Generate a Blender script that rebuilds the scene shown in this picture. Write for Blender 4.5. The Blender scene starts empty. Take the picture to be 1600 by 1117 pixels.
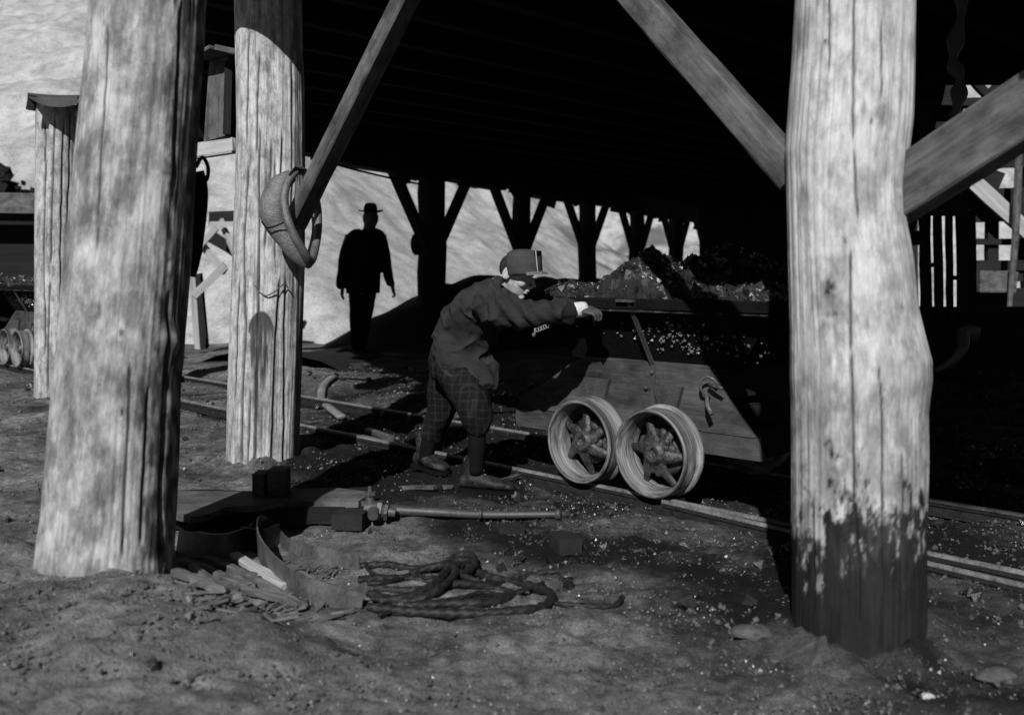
import bpy, bmesh, math, random
import numpy as np
from mathutils import Vector, Matrix
random.seed(7); rng = np.random.default_rng(7)
R = math.radians
scene = bpy.context.scene
# ------------------------------------------------------------------ camera
CH = 0.95; F = 1500.0; CX = 800.0; HY = 430.0
cd = bpy.data.cameras.new('camera'); cam = bpy.data.objects.new('camera', cd); scene.collection.objects.link(cam)
cam.location = (0, 0, CH); cam.rotation_euler = (R(90), 0, 0)
cd.sensor_width = 36; cd.lens = 36*F/1600; cd.shift_y = -(558.5-HY)/1600
cd.clip_start = 0.05; cd.clip_end = 600
cd.dof.use_dof = True; cd.dof.focus_distance = 4.4; cd.dof.aperture_fstop = 3.0
scene.camera = cam
# ------------------------------------------------------------------ light
EL = 35.0; AZ = R(11.5)          # sun behind the camera, a little to its left
w = bpy.data.worlds.new('World'); scene.world = w; w.use_nodes = True
nt = w.node_tree; nt.nodes.clear()
sky = nt.nodes.new('ShaderNodeTexSky'); sky.sky_type = 'NISHITA'; sky.sun_disc = False
sky.sun_elevation = R(EL); sky.sun_rotation = math.pi + AZ; sky.dust_density = 0.2; sky.air_density = 0.35; sky.altitude = 600
bw = nt.nodes.new('ShaderNodeRGBToBW'); bg = nt.nodes.new('ShaderNodeBackground'); bg.inputs[1].default_value = 0.05
wo = nt.nodes.new('ShaderNodeOutputWorld')
nt.links.new(sky.outputs[0], bw.inputs[0]); nt.links.new(bw.outputs[0], bg.inputs[0]); nt.links.new(bg.outputs[0], wo.inputs[0])
sd = bpy.data.lights.new('sun', 'SUN'); sd.energy = 5.0; sd.angle = R(0.6); sd.color = (1, 1, 1)
sun = bpy.data.objects.new('sun', sd); scene.collection.objects.link(sun)
tosun = Vector((-math.sin(AZ)*math.cos(R(EL)), -math.cos(AZ)*math.cos(R(EL)), math.sin(R(EL))))
sun.rotation_euler = tosun.to_track_quat('Z', 'Y').to_euler(); sun.location = (-3, -8, 8)
scene.view_settings.view_transform = 'Standard'; scene.view_settings.look = 'None'
scene.view_settings.exposure = 0.12; scene.view_settings.gamma = 1.0

# ------------------------------------------------------------------ coordinates
T = np.array([0.70, -0.714]); T /= np.linalg.norm(T); N = np.array([-T[1], T[0]])    # along / across the track
def P(px, py, d): return np.array([(px-CX)/F*d, d, CH-(py-HY)/F*d])
def PG(px, py, z=0.0):
    """the point z above the ground that is seen at (px, py)"""
    ds = np.linspace(1.2, 16, 1500); dx = (px-CX)/F; zr = CH-(py-HY)/F*ds; hit = np.nonzero(zr <= gz(dx*ds, ds)+z)[0]
    i = max(int(hit[0]) if len(hit) else 1499, 1); a, b = ds[i-1], ds[i]
    for _ in range(12):
        m = (a+b)/2
        if CH-(py-HY)/F*m <= float(gz(np.array([dx*m]), np.array([m]))[0])+z: b = m
        else: a = m
    return P(px, py, b)
def PN(px, py, n): return P(px, py, n/(N[1]+N[0]*(px-CX)/F))
def TN(s, n, z=0.0): return np.array([T[0]*s+N[0]*n, T[1]*s+N[1]*n, z])

# ------------------------------------------------------------------ noise
def _h(i, j, k, seed):
    n = (i.astype(np.int64)*374761393 + j.astype(np.int64)*668265263 + k.astype(np.int64)*2147483647 + seed*974711) & 0xffffffff
    n = ((n ^ (n >> 13))*1274126177) & 0xffffffff
    n = ((n ^ (n >> 16))*2246822519) & 0xffffffff
    return ((n ^ (n >> 15)) & 0xffff)/65535.0
def vnoise(x, y, z=0.0, seed=0):
    x, y, z = np.broadcast_arrays(np.asarray(x, float), np.asarray(y, float), np.asarray(z, float))
    i, j, k = np.floor(x), np.floor(y), np.floor(z)
    u, v, t = x-i, y-j, z-k
    u, v, t = [a*a*(3-2*a) for a in (u, v, t)]
    r = 0
    for a in (0, 1):
        for b in (0, 1):
            for c in (0, 1):
                r = r + _h(i+a, j+b, k+c, seed)*(u if a else 1-u)*(v if b else 1-v)*(t if c else 1-t)
    return r*2-1
def fbm(x, y, z=0.0, oct=4, seed=0, gain=0.5):
    r = 0; a = 1; f = 1
    for o in range(oct):
        r = r + a*vnoise(np.asarray(x)*f+o*17.3, np.asarray(y)*f+o*9.1, np.asarray(z)*f+o*5.7, seed+o); a *= gain; f *= 2.03
    return r
def ss(a, b, x):
    t = np.clip((x-a)/(b-a), 0, 1); return t*t*(3-2*t)

# ------------------------------------------------------------------ materials (all grey: the photograph is monochrome)
def g(v): return (v, v, v, 1)
def material(name, lo, hi, scale=(6, 6, 6), fine=(60, 60, 60), rough=0.8, bump=0.3, bdist=0.01, stain=None, contrast=(0.35, 0.65), spec=0.3,
             coord='gc', finemix=0.5, metallic=0.0, sparkle=0.0, detail=8, cracks=0.0, grime=None):
    m = bpy.data.materials.new(name); m.use_nodes = True; t = m.node_tree; nn = t.nodes; L = t.links
    b = nn['Principled BSDF']; b.inputs['Roughness'].default_value = rough; b.inputs['Specular IOR Level'].default_value = spec
    b.inputs['Metallic'].default_value = metallic
    if coord == 'gc':
        c = nn.new('ShaderNodeAttribute'); c.attribute_name = 'gc'; cv = c.outputs['Vector']
    else:
        c = nn.new('ShaderNodeTexCoord'); cv = c.outputs['Object']
    def mapped(sc):
        mp = nn.new('ShaderNodeMapping'); mp.inputs['Scale'].default_value = sc; L.new(cv, mp.inputs['Vector']); return mp.outputs[0]
    n1 = nn.new('ShaderNodeTexNoise'); n1.inputs['Scale'].default_value = 1; n1.inputs['Detail'].default_value = detail; n1.inputs['Roughness'].default_value = 0.6
    L.new(mapped(scale), n1.inputs['Vector'])
    n2 = nn.new('ShaderNodeTexNoise'); n2.inputs['Scale'].default_value = 1; n2.inputs['Detail'].default_value = 6; n2.inputs['Roughness'].default_value = 0.65
    L.new(mapped(fine), n2.inputs['Vector'])
    mx = nn.new('ShaderNodeMix'); mx.data_type = 'FLOAT'; mx.inputs[0].default_value = finemix
    L.new(n1.outputs[0], mx.inputs[2]); L.new(n2.outputs[0], mx.inputs[3])
    rp = nn.new('ShaderNodeValToRGB'); rp.color_ramp.elements[0].position = contrast[0]; rp.color_ramp.elements[1].position = contrast[1]
    rp.color_ramp.elements[0].color = g(lo); rp.color_ramp.elements[1].color = g(hi)
    L.new(mx.outputs[0], rp.inputs[0]); col = rp.outputs[0]
    if cracks:
        n3 = nn.new('ShaderNodeTexNoise'); n3.inputs['Scale'].default_value = 1; n3.inputs['Detail'].default_value = 5
        L.new(mapped((55, 55, 1.6)), n3.inputs['Vector'])
        r3 = nn.new('ShaderNodeValToRGB'); r3.color_ramp.elements[0].position = 0.30; r3.color_ramp.elements[1].position = 0.40
        r3.color_ramp.elements[0].color = g(1-cracks); r3.color_ramp.elements[1].color = g(1)
        L.new(n3.outputs[0], r3.inputs[0])
        mm = nn.new('ShaderNodeMix'); mm.data_type = 'RGBA'; mm.blend_type = 'MULTIPLY'; mm.inputs[0].default_value = 1
        L.new(col, mm.inputs[6]); L.new(r3.outputs[0], mm.inputs[7]); col = mm.outputs[2]
    if grime:
        gs_, g0, g1, amt = grime; n4 = nn.new('ShaderNodeTexNoise'); n4.inputs['Scale'].default_value = 1; n4.inputs['Detail'].default_value = 10; n4.inputs['Roughness'].default_value = 0.72
        L.new(mapped((gs_, gs_, gs_*.6)), n4.inputs['Vector'])
        r4 = nn.new('ShaderNodeValToRGB'); r4.color_ramp.elements[0].position = g0; r4.color_ramp.elements[1].position = g1
        r4.color_ramp.elements[0].color = g(1-amt); r4.color_ramp.elements[1].color = g(1); L.new(n4.outputs[0], r4.inputs[0])
        m4 = nn.new('ShaderNodeMix'); m4.data_type = 'RGBA'; m4.blend_type = 'MULTIPLY'; m4.inputs[0].default_value = 1
        L.new(col, m4.inputs[6]); L.new(r4.outputs[0], m4.inputs[7]); col = m4.outputs[2]
    if stain is not None:
        a = nn.new('ShaderNodeAttribute'); a.attribute_name = 'stain'
        ms = nn.new('ShaderNodeMix'); ms.data_type = 'RGBA'; ms.inputs[7].default_value = g(stain)
        L.new(a.outputs['Fac'], ms.inputs[0]); L.new(col, ms.inputs[6]); col = ms.outputs[2]
    L.new(col, b.inputs['Base Color'])
    if bump:
        bp = nn.new('ShaderNodeBump'); bp.inputs['Strength'].default_value = bump; bp.inputs['Distance'].default_value = bdist
        L.new(mx.outputs[0], bp.inputs['Height']); L.new(bp.outputs[0], b.inputs['Normal'])
    if sparkle:
        vo = nn.new('ShaderNodeTexVoronoi'); vo.inputs['Scale'].default_value = sparkle; L.new(cv, vo.inputs['Vector'])
        rr = nn.new('ShaderNodeMapRange'); rr.inputs[1].default_value = 0.0; rr.inputs[2].default_value = 1.0; rr.inputs[3].default_value = 0.12; rr.inputs[4].default_value = rough
        sp = nn.new('ShaderNodeSeparateColor'); L.new(vo.outputs['Color'], sp.inputs[0]); L.new(sp.outputs[0], rr.inputs[0]); L.new(rr.outputs[0], b.inputs['Roughness'])
        nm = nn.new('ShaderNodeVectorMath'); nm.operation = 'MULTIPLY_ADD'; nm.inputs[1].default_value = (0.7, 0.7, 0.7); nm.inputs[2].default_value = (-0.35, -0.35, -0.35)
        L.new(vo.outputs['Color'], nm.inputs[0])
        ge = nn.new('ShaderNodeNewGeometry'); ad = nn.new('ShaderNodeVectorMath'); ad.operation = 'ADD'; L.new(ge.outputs['Normal'], ad.inputs[0]); L.new(nm.outputs[0], ad.inputs[1])
        no = nn.new('ShaderNodeVectorMath'); no.operation = 'NORMALIZE'; L.new(ad.outputs[0], no.inputs[0])
        if bump: L.new(no.outputs[0], bp.inputs['Normal'])
        else: L.new(no.outputs[0], b.inputs['Normal'])
    return m
M = {}
M['log'] = material('pale_peeled_log', 0.22, 0.54, (9, 9, 2.6), (120, 120, 16), 0.85, 0.5, 0.006, 0.02, (0.36, 0.60), cracks=0.45, grime=(19, .38, .56, .5))
M['log_near'] = material('smooth_pale_log', 0.30, 0.56, (9, 9, 3.6), (110, 110, 22), 0.85, 0.45, 0.006, 0.007, (0.34, 0.60), cracks=0.3, spec=0.12, grime=(15, .38, .55, .42))
M['log_left'] = material('grimy_log', 0.22, 0.48, (9, 9, 3.6), (90, 90, 20), 0.85, 0.5, 0.008, 0.018, (0.34, 0.60), cracks=0.3, grime=(11, .40, .58, .6))
M['brace'] = material('weathered_sawn_timber', 0.05, 0.15, (12, 12, 2.5), (110, 110, 8), 0.85, 0.4, 0.006, 0.02, (0.34, 0.66), cracks=0.4, grime=(12, .38, .6, .65))
M['pale_board'] = material('pale_board', 0.20, 0.42, (10, 10, 1), (90, 90, 3), 0.85, 0.4, 0.006, None, (0.34, 0.66), cracks=0.4)
M['grey_board'] = material('sooty_car_board', 0.02, 0.11, (7, 7, 3.0), (90, 90, 9), 0.75, 0.4, 0.006, 0.012, (0.3, 0.7), spec=0.15, grime=(7, .36, .6, .6))
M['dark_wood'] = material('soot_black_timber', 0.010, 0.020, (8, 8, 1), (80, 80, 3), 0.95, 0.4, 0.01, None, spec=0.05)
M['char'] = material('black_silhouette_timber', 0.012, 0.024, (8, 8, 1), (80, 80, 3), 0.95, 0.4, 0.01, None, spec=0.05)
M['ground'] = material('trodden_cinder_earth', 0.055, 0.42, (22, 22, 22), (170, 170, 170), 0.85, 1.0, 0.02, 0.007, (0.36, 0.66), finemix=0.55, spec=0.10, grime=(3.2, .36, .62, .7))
M['clod_pale'] = material('pale_grit', 0.12, 0.35, (20, 20, 20), (90, 90, 90), .8, .3, .003, None)
M['clod'] = material('cinder_clod', 0.03, 0.12, (20, 20, 20), (90, 90, 90), .9, .5, .004, None)
M['dirty_board'] = material('dirty_board', 0.05, 0.22, (10, 10, 3), (90, 90, 9), 0.85, 0.5, 0.006, None, (0.34, 0.66), cracks=0.5, grime=(14, .36, .6, .6))
M['sooty'] = material('soot_caked_block', 0.006, 0.020, (9, 9, 9), (90, 90, 90), .8, .5, .006, None)
M['glint'] = material('glossy_coal_bits', 0.03, 0.2, (60, 60, 60), (160, 160, 160), 0.2, 0.2, 0.003, None, spec=1.0)
M['coal'] = material('wet_coal', 0.004, 0.036, (20, 20, 20), (90, 90, 90), 0.5, 0.5, 0.012, None, spec=0.6, sparkle=28)
M['culm'] = material('coal_dust_bank', 0.010, 0.022, (8, 8, 8), (40, 40, 40), 0.95, 0.5, 0.03, None, spec=0.1)
M['chips'] = material('coal_chips', 0.012, 0.09, (30, 30, 30), (120, 120, 120), 0.35, 0.2, 0.003, None, spec=0.6)
M['pebble'] = material('pale_pebble', 0.25, 0.5, (30, 30, 30), (120, 120, 120), 0.7, 0.2, 0.003, None)
M['hill'] = material('bare_sunlit_hillside', 0.20, 0.44, (3.2, 3.2, 3.2), (26, 26, 26), 0.95, 0.4, 0.1, 0.07, (0.34, 0.58), finemix=0.5, spec=0.05, grime=(1.6, .40, .56, .18))
M['iron'] = material('worn_cast_iron', 0.07, 0.25, (7, 7, 7), (60, 60, 60), 0.5, 0.45, 0.004, 0.02, (0.38, 0.64), spec=0.5)
M['wheel_iron'] = material('worn_wheel_iron', 0.03, 0.38, (38, 38, 22), (170, 170, 60), 0.55, 0.6, 0.004, None, (0.38, 0.64), spec=0.4, grime=(15, .40, .62, .8))
M['hub_iron'] = material('greasy_hub_iron', 0.008, 0.085, (20, 20, 20), (70, 70, 70), 0.42, 0.9, 0.012, None, (0.44, 0.68), spec=0.6)
M['dark_iron'] = material('dark_iron', 0.02, 0.075, (12, 12, 12), (110, 110, 110), 0.5, 0.5, 0.006, None, (0.34, 0.7), spec=0.5)
M['band'] = material('rusty_band_iron', 0.03, 0.15, (10, 10, 10), (90, 90, 90), 0.45, 0.5, 0.004, None, (0.3, 0.7), spec=0.5, grime=(14, .35, .6, .6))
M['rail'] = material('rusted_rail', 0.008, 0.03, (14, 14, 14), (90, 90, 90), 0.8, 0.5, 0.004, None, spec=0.08)
M['railtop'] = material('worn_rail_head', 0.04, 0.26, (14, 14, 14), (90, 90, 90), 0.4, 0.3, 0.002, None, spec=0.5)
M['coat'] = material('dark_wool_coat', 0.007, 0.040, (10, 10, 10), (220, 220, 220), 0.9, 0.5, 0.008, None, (0.3, 0.7), spec=0.08)
M['black_cloth'] = material('black_cloth', 0.004, 0.009, (14, 14, 14), (200, 200, 200), 0.95, 0.3, 0.004, None, spec=0.03)
M['skin'] = material('skin', 0.30, 0.42, (14, 14, 14), (150, 150, 150), 0.55, 0.1, 0.002, 0.035, spec=0.3)
M['cuff_cloth'] = material('pale_shirt_cuff', .4, .55, (30, 30, 30), (200, 200, 200), .9, .2, .002, None)
M['hair'] = material('dark_hair', 0.008, 0.02, (60, 60, 60), (300, 300, 60), 0.6, 0.6, 0.004, None)
M['canvas'] = material('dark_canvas_cap', 0.022, 0.05, (20, 20, 20), (300, 300, 300), 0.85, 0.4, 0.003, None, (0.3, 0.7))
M['trim'] = material('worn_pale_edge', 0.2, 0.4, (40, 40, 40), (200, 200, 200), 0.7, 0.2, 0.002, None)
M['boot'] = material('scuffed_boot_leather', 0.005, 0.038, (22, 22, 22), (160, 160, 160), 0.45, 0.9, 0.008, None, (0.38, 0.7), spec=0.3)
M['leather'] = material('worn_collar_leather', 0.02, 0.15, (22, 22, 22), (110, 110, 110), 0.42, 0.9, 0.01, None, (0.3, 0.7), spec=0.6)
M['rope'] = material('tarred_wire_rope', 0.004, 0.024, (30, 30, 30), (150, 150, 150), 0.55, 0.6, 0.006, None, spec=0.25)
M['tin'] = material('folded_sheet_cap', 0.04, 0.07, (12, 12, 12), (110, 110, 110), 0.5, 0.1, 0.003, None)
# plaid for the knickers: woven check in the cloth itself
def plaid():
    m = material('plaid_cloth', 0.003, 0.011, (14, 14, 14), (220, 220, 220), 0.8, 0.4, 0.006, None, spec=0.06)
    t = m.node_tree; nn = t.nodes; L = t.links; b = nn['Principled BSDF']
    src = b.inputs['Base Color'].links[0].from_socket; prev = src
    a = [n for n in nn if n.type == 'ATTRIBUTE'][0]
    for d in ('Z', 'X', 'Y'):
        wv = nn.new('ShaderNodeTexWave'); wv.wave_type = 'BANDS'; wv.bands_direction = d; wv.inputs['Scale'].default_value = 9.0; wv.inputs['Distortion'].default_value = 3.5
        L.new(a.outputs['Vector'], wv.inputs['Vector'])
        rp = nn.new('ShaderNodeValToRGB'); rp.color_ramp.elements[0].position = 0.86; rp.color_ramp.elements[1].position = 0.93
        rp.color_ramp.elements[0].color = g(0); rp.color_ramp.elements[1].color = g(0.3)
        L.new(wv.outputs['Fac'], rp.inputs[0])
        mx = nn.new('ShaderNodeMix'); mx.data_type = 'RGBA'; mx.inputs[7].default_value = g(0.028)
        L.new(rp.outputs[0], mx.inputs[0]); L.new(prev, mx.inputs[6]); prev = mx.outputs[2]
    L.new(prev, b.inputs['Base Color'])
    return m
M['plaid'] = plaid()

# ------------------------------------------------------------------ mesh builder
class MB:
    def __init__(s): s.v = []; s.f = []; s.g = []; s.mi = []
    def add(s, verts, faces, gc=None, mi=0):
        o = len(s.v); s.v += [tuple(map(float, p)) for p in verts]
        s.g += [tuple(map(float, p)) for p in (verts if gc is None else gc)]
        s.f += [tuple(i+o for i in f) for f in faces]; s.mi += [mi]*len(faces); return s
    def beam(s, a, b, wd, h, up=(0, 0, 1), jit=0.0, bev=0.0, mi=0, seg=1):
        """sawn timber from a to b; wd across, h along up"""
        a = Vector(a); b = Vector(b); ax = (b-a); L = ax.length; ax.normalize(); up = Vector(up)
        sx = ax.cross(up); sx = sx.normalized() if sx.length > 1e-5 else Vector((1, 0, 0)); uz = sx.cross(ax).normalized()
        o = random.random()*50; vs = []; gs = []; fs = []
        c = bev
        prof = [(-wd/2+c, -h/2), (wd/2-c, -h/2), (wd/2, -h/2+c), (wd/2, h/2-c), (wd/2-c, h/2), (-wd/2+c, h/2), (-wd/2, h/2-c), (-wd/2, -h/2+c)] if c else \
               [(-wd/2, -h/2), (wd/2, -h/2), (wd/2, h/2), (-wd/2, h/2)]
        k = len(prof)
        for i in range(seg+1):
            q = i/seg
            for (x, z) in prof:
                jx = random.uniform(-jit, jit); jz = random.uniform(-jit, jit); ja = random.uniform(-jit, jit)*(2.5 if i in (0, seg) else 0)
                vs.append(a+ax*(L*q+ja)+sx*(x+jx)+uz*(z+jz)); gs.append((x+o, z+o, L*q))
        for i in range(seg):
            for j in range(k): fs.append((i*k+j, i*k+(j+1) % k, (i+1)*k+(j+1) % k, (i+1)*k+j))
        fs.append(tuple(range(k-1, -1, -1))); fs.append(tuple(seg*k+j for j in range(k)))
        return s.add(vs, fs, gs, mi)
    def loft(s, rings, cap=True, gc=None, mi=0, close=False):
        k = len(rings[0]); vs = [p for r in rings for p in r]; fs = []; n = len(rings)
        for i in range(n if close else n-1):
            i2 = (i+1) % n
            for j in range(k): fs.append((i*k+j, i*k+(j+1) % k, i2*k+(j+1) % k, i2*k+j))
        if cap and not close: fs.append(tuple(range(k-1, -1, -1))); fs.append(tuple((n-1)*k+j for j in range(k)))
        return s.add(vs, fs, gc, mi)
    def tube(s, pts, rad, seg=10, close=False, up=None, flat=1.0, cap=True, mi=0, twist=0):
        """round (or flattened) sweep through pts"""
        pts = [Vector(p) for p in pts]; n = len(pts)
        if not hasattr(rad, '__len__'): rad = [rad]*n
        rings = []; prev = Vector(up) if up is not None else None; gs = []; acc = 0; o = random.random()*20
        for i, p in enumerate(pts):
            if close: d = pts[(i+1) % n]-pts[i-1]
            else: d = pts[min(i+1, n-1)]-pts[max(i-1, 0)]
            d.normalize()
            if prev is None: prev = Vector((0, 0, 1)) if abs(d.z) < 0.9 else Vector((1, 0, 0))
            sx = d.cross(prev)
            if sx.length < 1e-4: sx = d.orthogonal()
            sx.normalize(); u = sx.cross(d).normalized()
            if up is None: prev = u
            if i: acc += (pts[i]-pts[i-1]).length
            r = rad[i]; rx, ry = (r if hasattr(r, '__len__') else (r, r*flat))
            rings.append([p+sx*(rx*math.cos(a))+u*(ry*math.sin(a)) for a in [2*math.pi*j/seg+twist*acc for j in range(seg)]])
            gs += [(rx*math.cos(a)+o, ry*math.sin(a), acc) for a in [2*math.pi*j/seg for j in range(seg)]]
        return s.loft(rings, cap, gs, mi, close)
    def ball(s, c, r, seg=14, rings=9, rot=None, mi=0):
        r = r if hasattr(r, '__len__') else (r, r, r); rot = rot or Matrix.Identity(3); c = Vector(c); R_ = []
        for i in range(1, rings):
            ph = math.pi*i/rings
            R_.append([c+rot@Vector((r[0]*math.sin(ph)*math.cos(2*math.pi*j/seg), r[1]*math.sin(ph)*math.sin(2*math.pi*j/seg), r[2]*math.cos(ph))) for j in range(seg)])
        return s.loft(R_, True, None, mi)
    def prism(s, poly, z0, z1, frame=None, mi=0):
        """poly in the plane, extruded from z0 to z1; frame maps (x,y,z) to world"""
        k = len(poly); f = frame or (lambda x, y, z: (x, y, z)); o = random.random()*30
        vs = [f(x, y, z0) for x, y in poly]+[f(x, y, z1) for x, y in poly]; gs = [(y+o, z0, x) for x, y in poly]+[(y+o, z1, x) for x, y in poly]
        fs = [tuple(range(k-1, -1, -1)), tuple(range(k, 2*k))]+[(i, (i+1) % k, k+(i+1) % k, k+i) for i in range(k)]
        return s.add(vs, fs, gs, mi)
    def shard(s, c, r, mi=0):
        rot = Matrix.Rotation(random.uniform(0, 6.3), 3, Vector((random.gauss(0, 1), random.gauss(0, 1), random.gauss(0, 1))).normalized())
        c = Vector(c); vs = []
        for d in ((1, 0, 0), (0, 1, 0), (-1, 0, 0), (0, -1, 0), (0, 0, 1), (0, 0, -1)):
            vs.append(c+rot@(Vector(d)*r*random.uniform(0.5, 1.25)))
        return s.add(vs, [(0, 1, 4), (1, 2, 4), (2, 3, 4), (3, 0, 4), (1, 0, 5), (2, 1, 5), (3, 2, 5), (0, 3, 5)], None, mi)

def setattr_vec(me, arr, name='gc'):
    a = me.attributes.new(name, 'FLOAT_VECTOR', 'POINT'); a.data.foreach_set('vector', np.asarray(arr, np.float32).ravel())
def setattr_f(me, arr, name='stain'):
    a = me.attributes.new(name, 'FLOAT', 'POINT'); a.data.foreach_set('value', np.asarray(arr, np.float32).ravel())
def link(o, parent=None, label=None, cat=None, group=None, kind=None):
    scene.collection.objects.link(o)
    if parent is not None: o.parent = parent
    tag(o, label, cat, group, kind); return o
def tag(o, label=None, cat=None, group=None, kind=None):
    if label: o['label'] = label
    if cat: o['category'] = cat
    if group: o['group'] = group
    if kind: o['kind'] = kind
def thing(name, loc, label, cat, group=None, rz=0):
    o = bpy.data.objects.new(name, None); o.empty_display_size = 0.1; o.location = tuple(loc); o.rotation_euler = (0, 0, rz)
    return link(o, None, label, cat, group)
def obj(name, mb, mat, parent=None, label=None, cat=None, group=None, kind=None, smooth=False, origin=None, local=False, angle=None):
    """world-space verts; the object's origin goes to origin (parents carry no rotation unless local)"""
    v = np.array(mb.v, float)
    if local: off = np.zeros(3); loc = (0, 0, 0)
    elif parent is not None: off = np.array(parent.location); loc = (0, 0, 0)
    else:
        off = np.array(origin, float) if origin is not None else np.array([v[:, 0].mean(), v[:, 1].mean(), v[:, 2].min()]); loc = tuple(off)
    me = bpy.data.meshes.new(name); me.from_pydata((v-off).tolist(), [], mb.f)
    mats = mat if isinstance(mat, (list, tuple)) else [mat]
    for x in mats: me.materials.append(M[x])
    if len(mats) > 1: me.polygons.foreach_set('material_index', mb.mi)
    setattr_vec(me, mb.g)
    if smooth: me.polygons.foreach_set('use_smooth', [True]*len(me.polygons))
    if angle: me.set_sharp_from_angle(angle=R(angle))
    me.update()
    o = bpy.data.objects.new(name, me); o.location = loc
    return link(o, parent, label, cat, group, kind)
def grid_obj(name, X, mat, parent=None, stain=None, gc=None, smooth=True, closed=False, **k):
    """X: (rows, cols, 3) array of points"""
    r, c, _ = X.shape; idx = np.arange(r*c).reshape(r, c)
    if closed:
        a = idx[:-1]; b = np.roll(idx, -1, 1)[:-1]; cc = np.roll(idx, -1, 1)[1:]; d = idx[1:]
    else:
        a = idx[:-1, :-1]; b = idx[:-1, 1:]; cc = idx[1:, 1:]; d = idx[1:, :-1]
    q = np.stack([a, b, cc, d], -1).reshape(-1, 4)
    v = X.reshape(-1, 3); origin = k.pop('origin', None)
    off = np.array(parent.location) if parent is not None else (np.array(origin) if origin is not None else np.zeros(3))
    faces = q.tolist()
    if closed: faces += [idx[0][::-1].tolist(), idx[-1].tolist()]
    me = bpy.data.meshes.new(name); me.from_pydata((v-off).tolist(), [], faces); me.materials.append(M[mat])
    setattr_vec(me, v if gc is None else gc.reshape(-1, 3))
    if stain is not None: setattr_f(me, stain.ravel())
    me.polygons.foreach_set('use_smooth', [smooth]*len(me.polygons)); me.update()
    o = bpy.data.objects.new(name, me)
    if parent is None: o.location = tuple(off)
    return link(o, parent, **k)
def remesh_obj(name, mb, mat, voxel, parent, smooth=4, disp=None, cut=None, label=None):
    """fuse overlapping pieces into ONE continuous skin"""
    me = bpy.data.meshes.new('tmp'); me.from_pydata([tuple(p) for p in mb.v], [], mb.f); me.update()
    bm = bmesh.new(); bm.from_mesh(me); bmesh.ops.recalc_face_normals(bm, faces=bm.faces); bm.to_mesh(me); bm.free()
    o = bpy.data.objects.new('tmp', me); scene.collection.objects.link(o)
    m = o.modifiers.new('r', 'REMESH'); m.mode = 'VOXEL'; m.voxel_size = voxel
    if smooth:
        s_ = o.modifiers.new('s', 'SMOOTH'); s_.factor = 0.5; s_.iterations = smooth
    dg = bpy.context.evaluated_depsgraph_get(); dg.update()
    me2 = bpy.data.meshes.new_from_object(o.evaluated_get(dg)); bpy.data.objects.remove(o); bpy.data.meshes.remove(me)
    n = len(me2.vertices); co = np.empty(n*3); me2.vertices.foreach_get('co', co); co = co.reshape(-1, 3)
    nr = np.empty(n*3); me2.vertices.foreach_get('normal', nr); nr = nr.reshape(-1, 3)
    if disp is not None: co = co+nr*disp(co)[:, None]
    setattr_vec(me2, co)
    co = co-np.array(parent.location); me2.vertices.foreach_set('co', co.ravel()); me2.materials.clear(); me2.materials.append(M[mat])
    me2.polygons.foreach_set('use_smooth', [True]*len(me2.polygons)); me2.update(); me2.name = name
    o2 = bpy.data.objects.new(name, me2); return link(o2, parent, label)
def spline(pts, n=8, close=False):
    """Catmull-Rom through pts"""
    pts = [np.array(p, float) for p in pts]; out = []; m = len(pts)
    for i in range(m if close else m-1):
        p0 = pts[i-1] if (i or close) else pts[0]; p1 = pts[i]; p2 = pts[(i+1) % m]; p3 = pts[(i+2) % m] if (i+2 < m or close) else pts[-1]
        for k in range(n):
            t = k/n; out.append(0.5*((2*p1)+(-p0+p2)*t+(2*p0-5*p1+4*p2-p3)*t*t+(-p0+3*p1-3*p2+p3)*t**3))
    if not close: out.append(pts[-1])
    return out

# ================================================================== GROUND AND HILL
def toe(x, y):
    """distance up the hill beyond its toe line"""
    m = (-0.889, 0.457)
    return np.maximum(np.minimum((x+2.0)*m[0]+(y-13.6)*m[1], (y-13.3)*1.05), (y-27.0)*1.0)
def gz(x, y):
    x = np.asarray(x, float); y = np.asarray(y, float); n = x*N[0]+y*N[1]
    z = 0.024*fbm(x*0.9, y*0.9, 0, 3, 3)+0.014*fbm(x*3.4, y*3.4, 0, 4, 11)
    z = z-0.035*ss(3.0, 3.25, n)*(1-ss(4.2, 4.5, n))
    for (cx_, cy_, rr_) in ((-1.22, 4.82, .24), (.907, 2.52, .22), (-5.1, 7.35, .25)):            # earth banked against the feet of the posts
        z = z+0.035*np.exp(-np.maximum(np.hypot(x-cx_, y-cy_)-rr_+.04, 0)**2/.006)*(1+.8*fbm(x*9, y*9, 0, 3, 17))
    # low bank of trodden earth in the left foreground, its edge running down to the right
    e = (y-2.72)+(x+0.95)*0.66; z = z+0.14*(1-ss(-0.22, 0.16, e))*(1-ss(-0.8, 0.5, x))
    return z
def gz1(x, y): return float(gz(np.array([x]), np.array([y]))[0])
xs = np.concatenate([np.linspace(-160, -14, 30), np.linspace(-13.5, -4.1, 60), np.linspace(-4, 4.2, 640), np.linspace(4.3, 14, 60), np.linspace(15, 160, 30)])
ys = np.concatenate([np.linspace(-60, 0.2, 30), np.linspace(0.4, 1.5, 20), np.linspace(1.51, 7.6, 520), np.linspace(7.7, 14, 90), np.linspace(14.5, 30, 40), np.linspace(32, 200, 30)])
GX, GY = np.meshgrid(xs, ys)
GZ = gz(GX, GY)+(0.009*fbm(GX*11, GY*11, 0, 3, 29)+.0045*(1-2*np.abs(fbm(GX*24, GY*24, 0, 3, 33))))*(np.abs(GX) < 4.3)*(GY < 7.7)
gn = GX*N[0]+GY*N[1]
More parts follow.
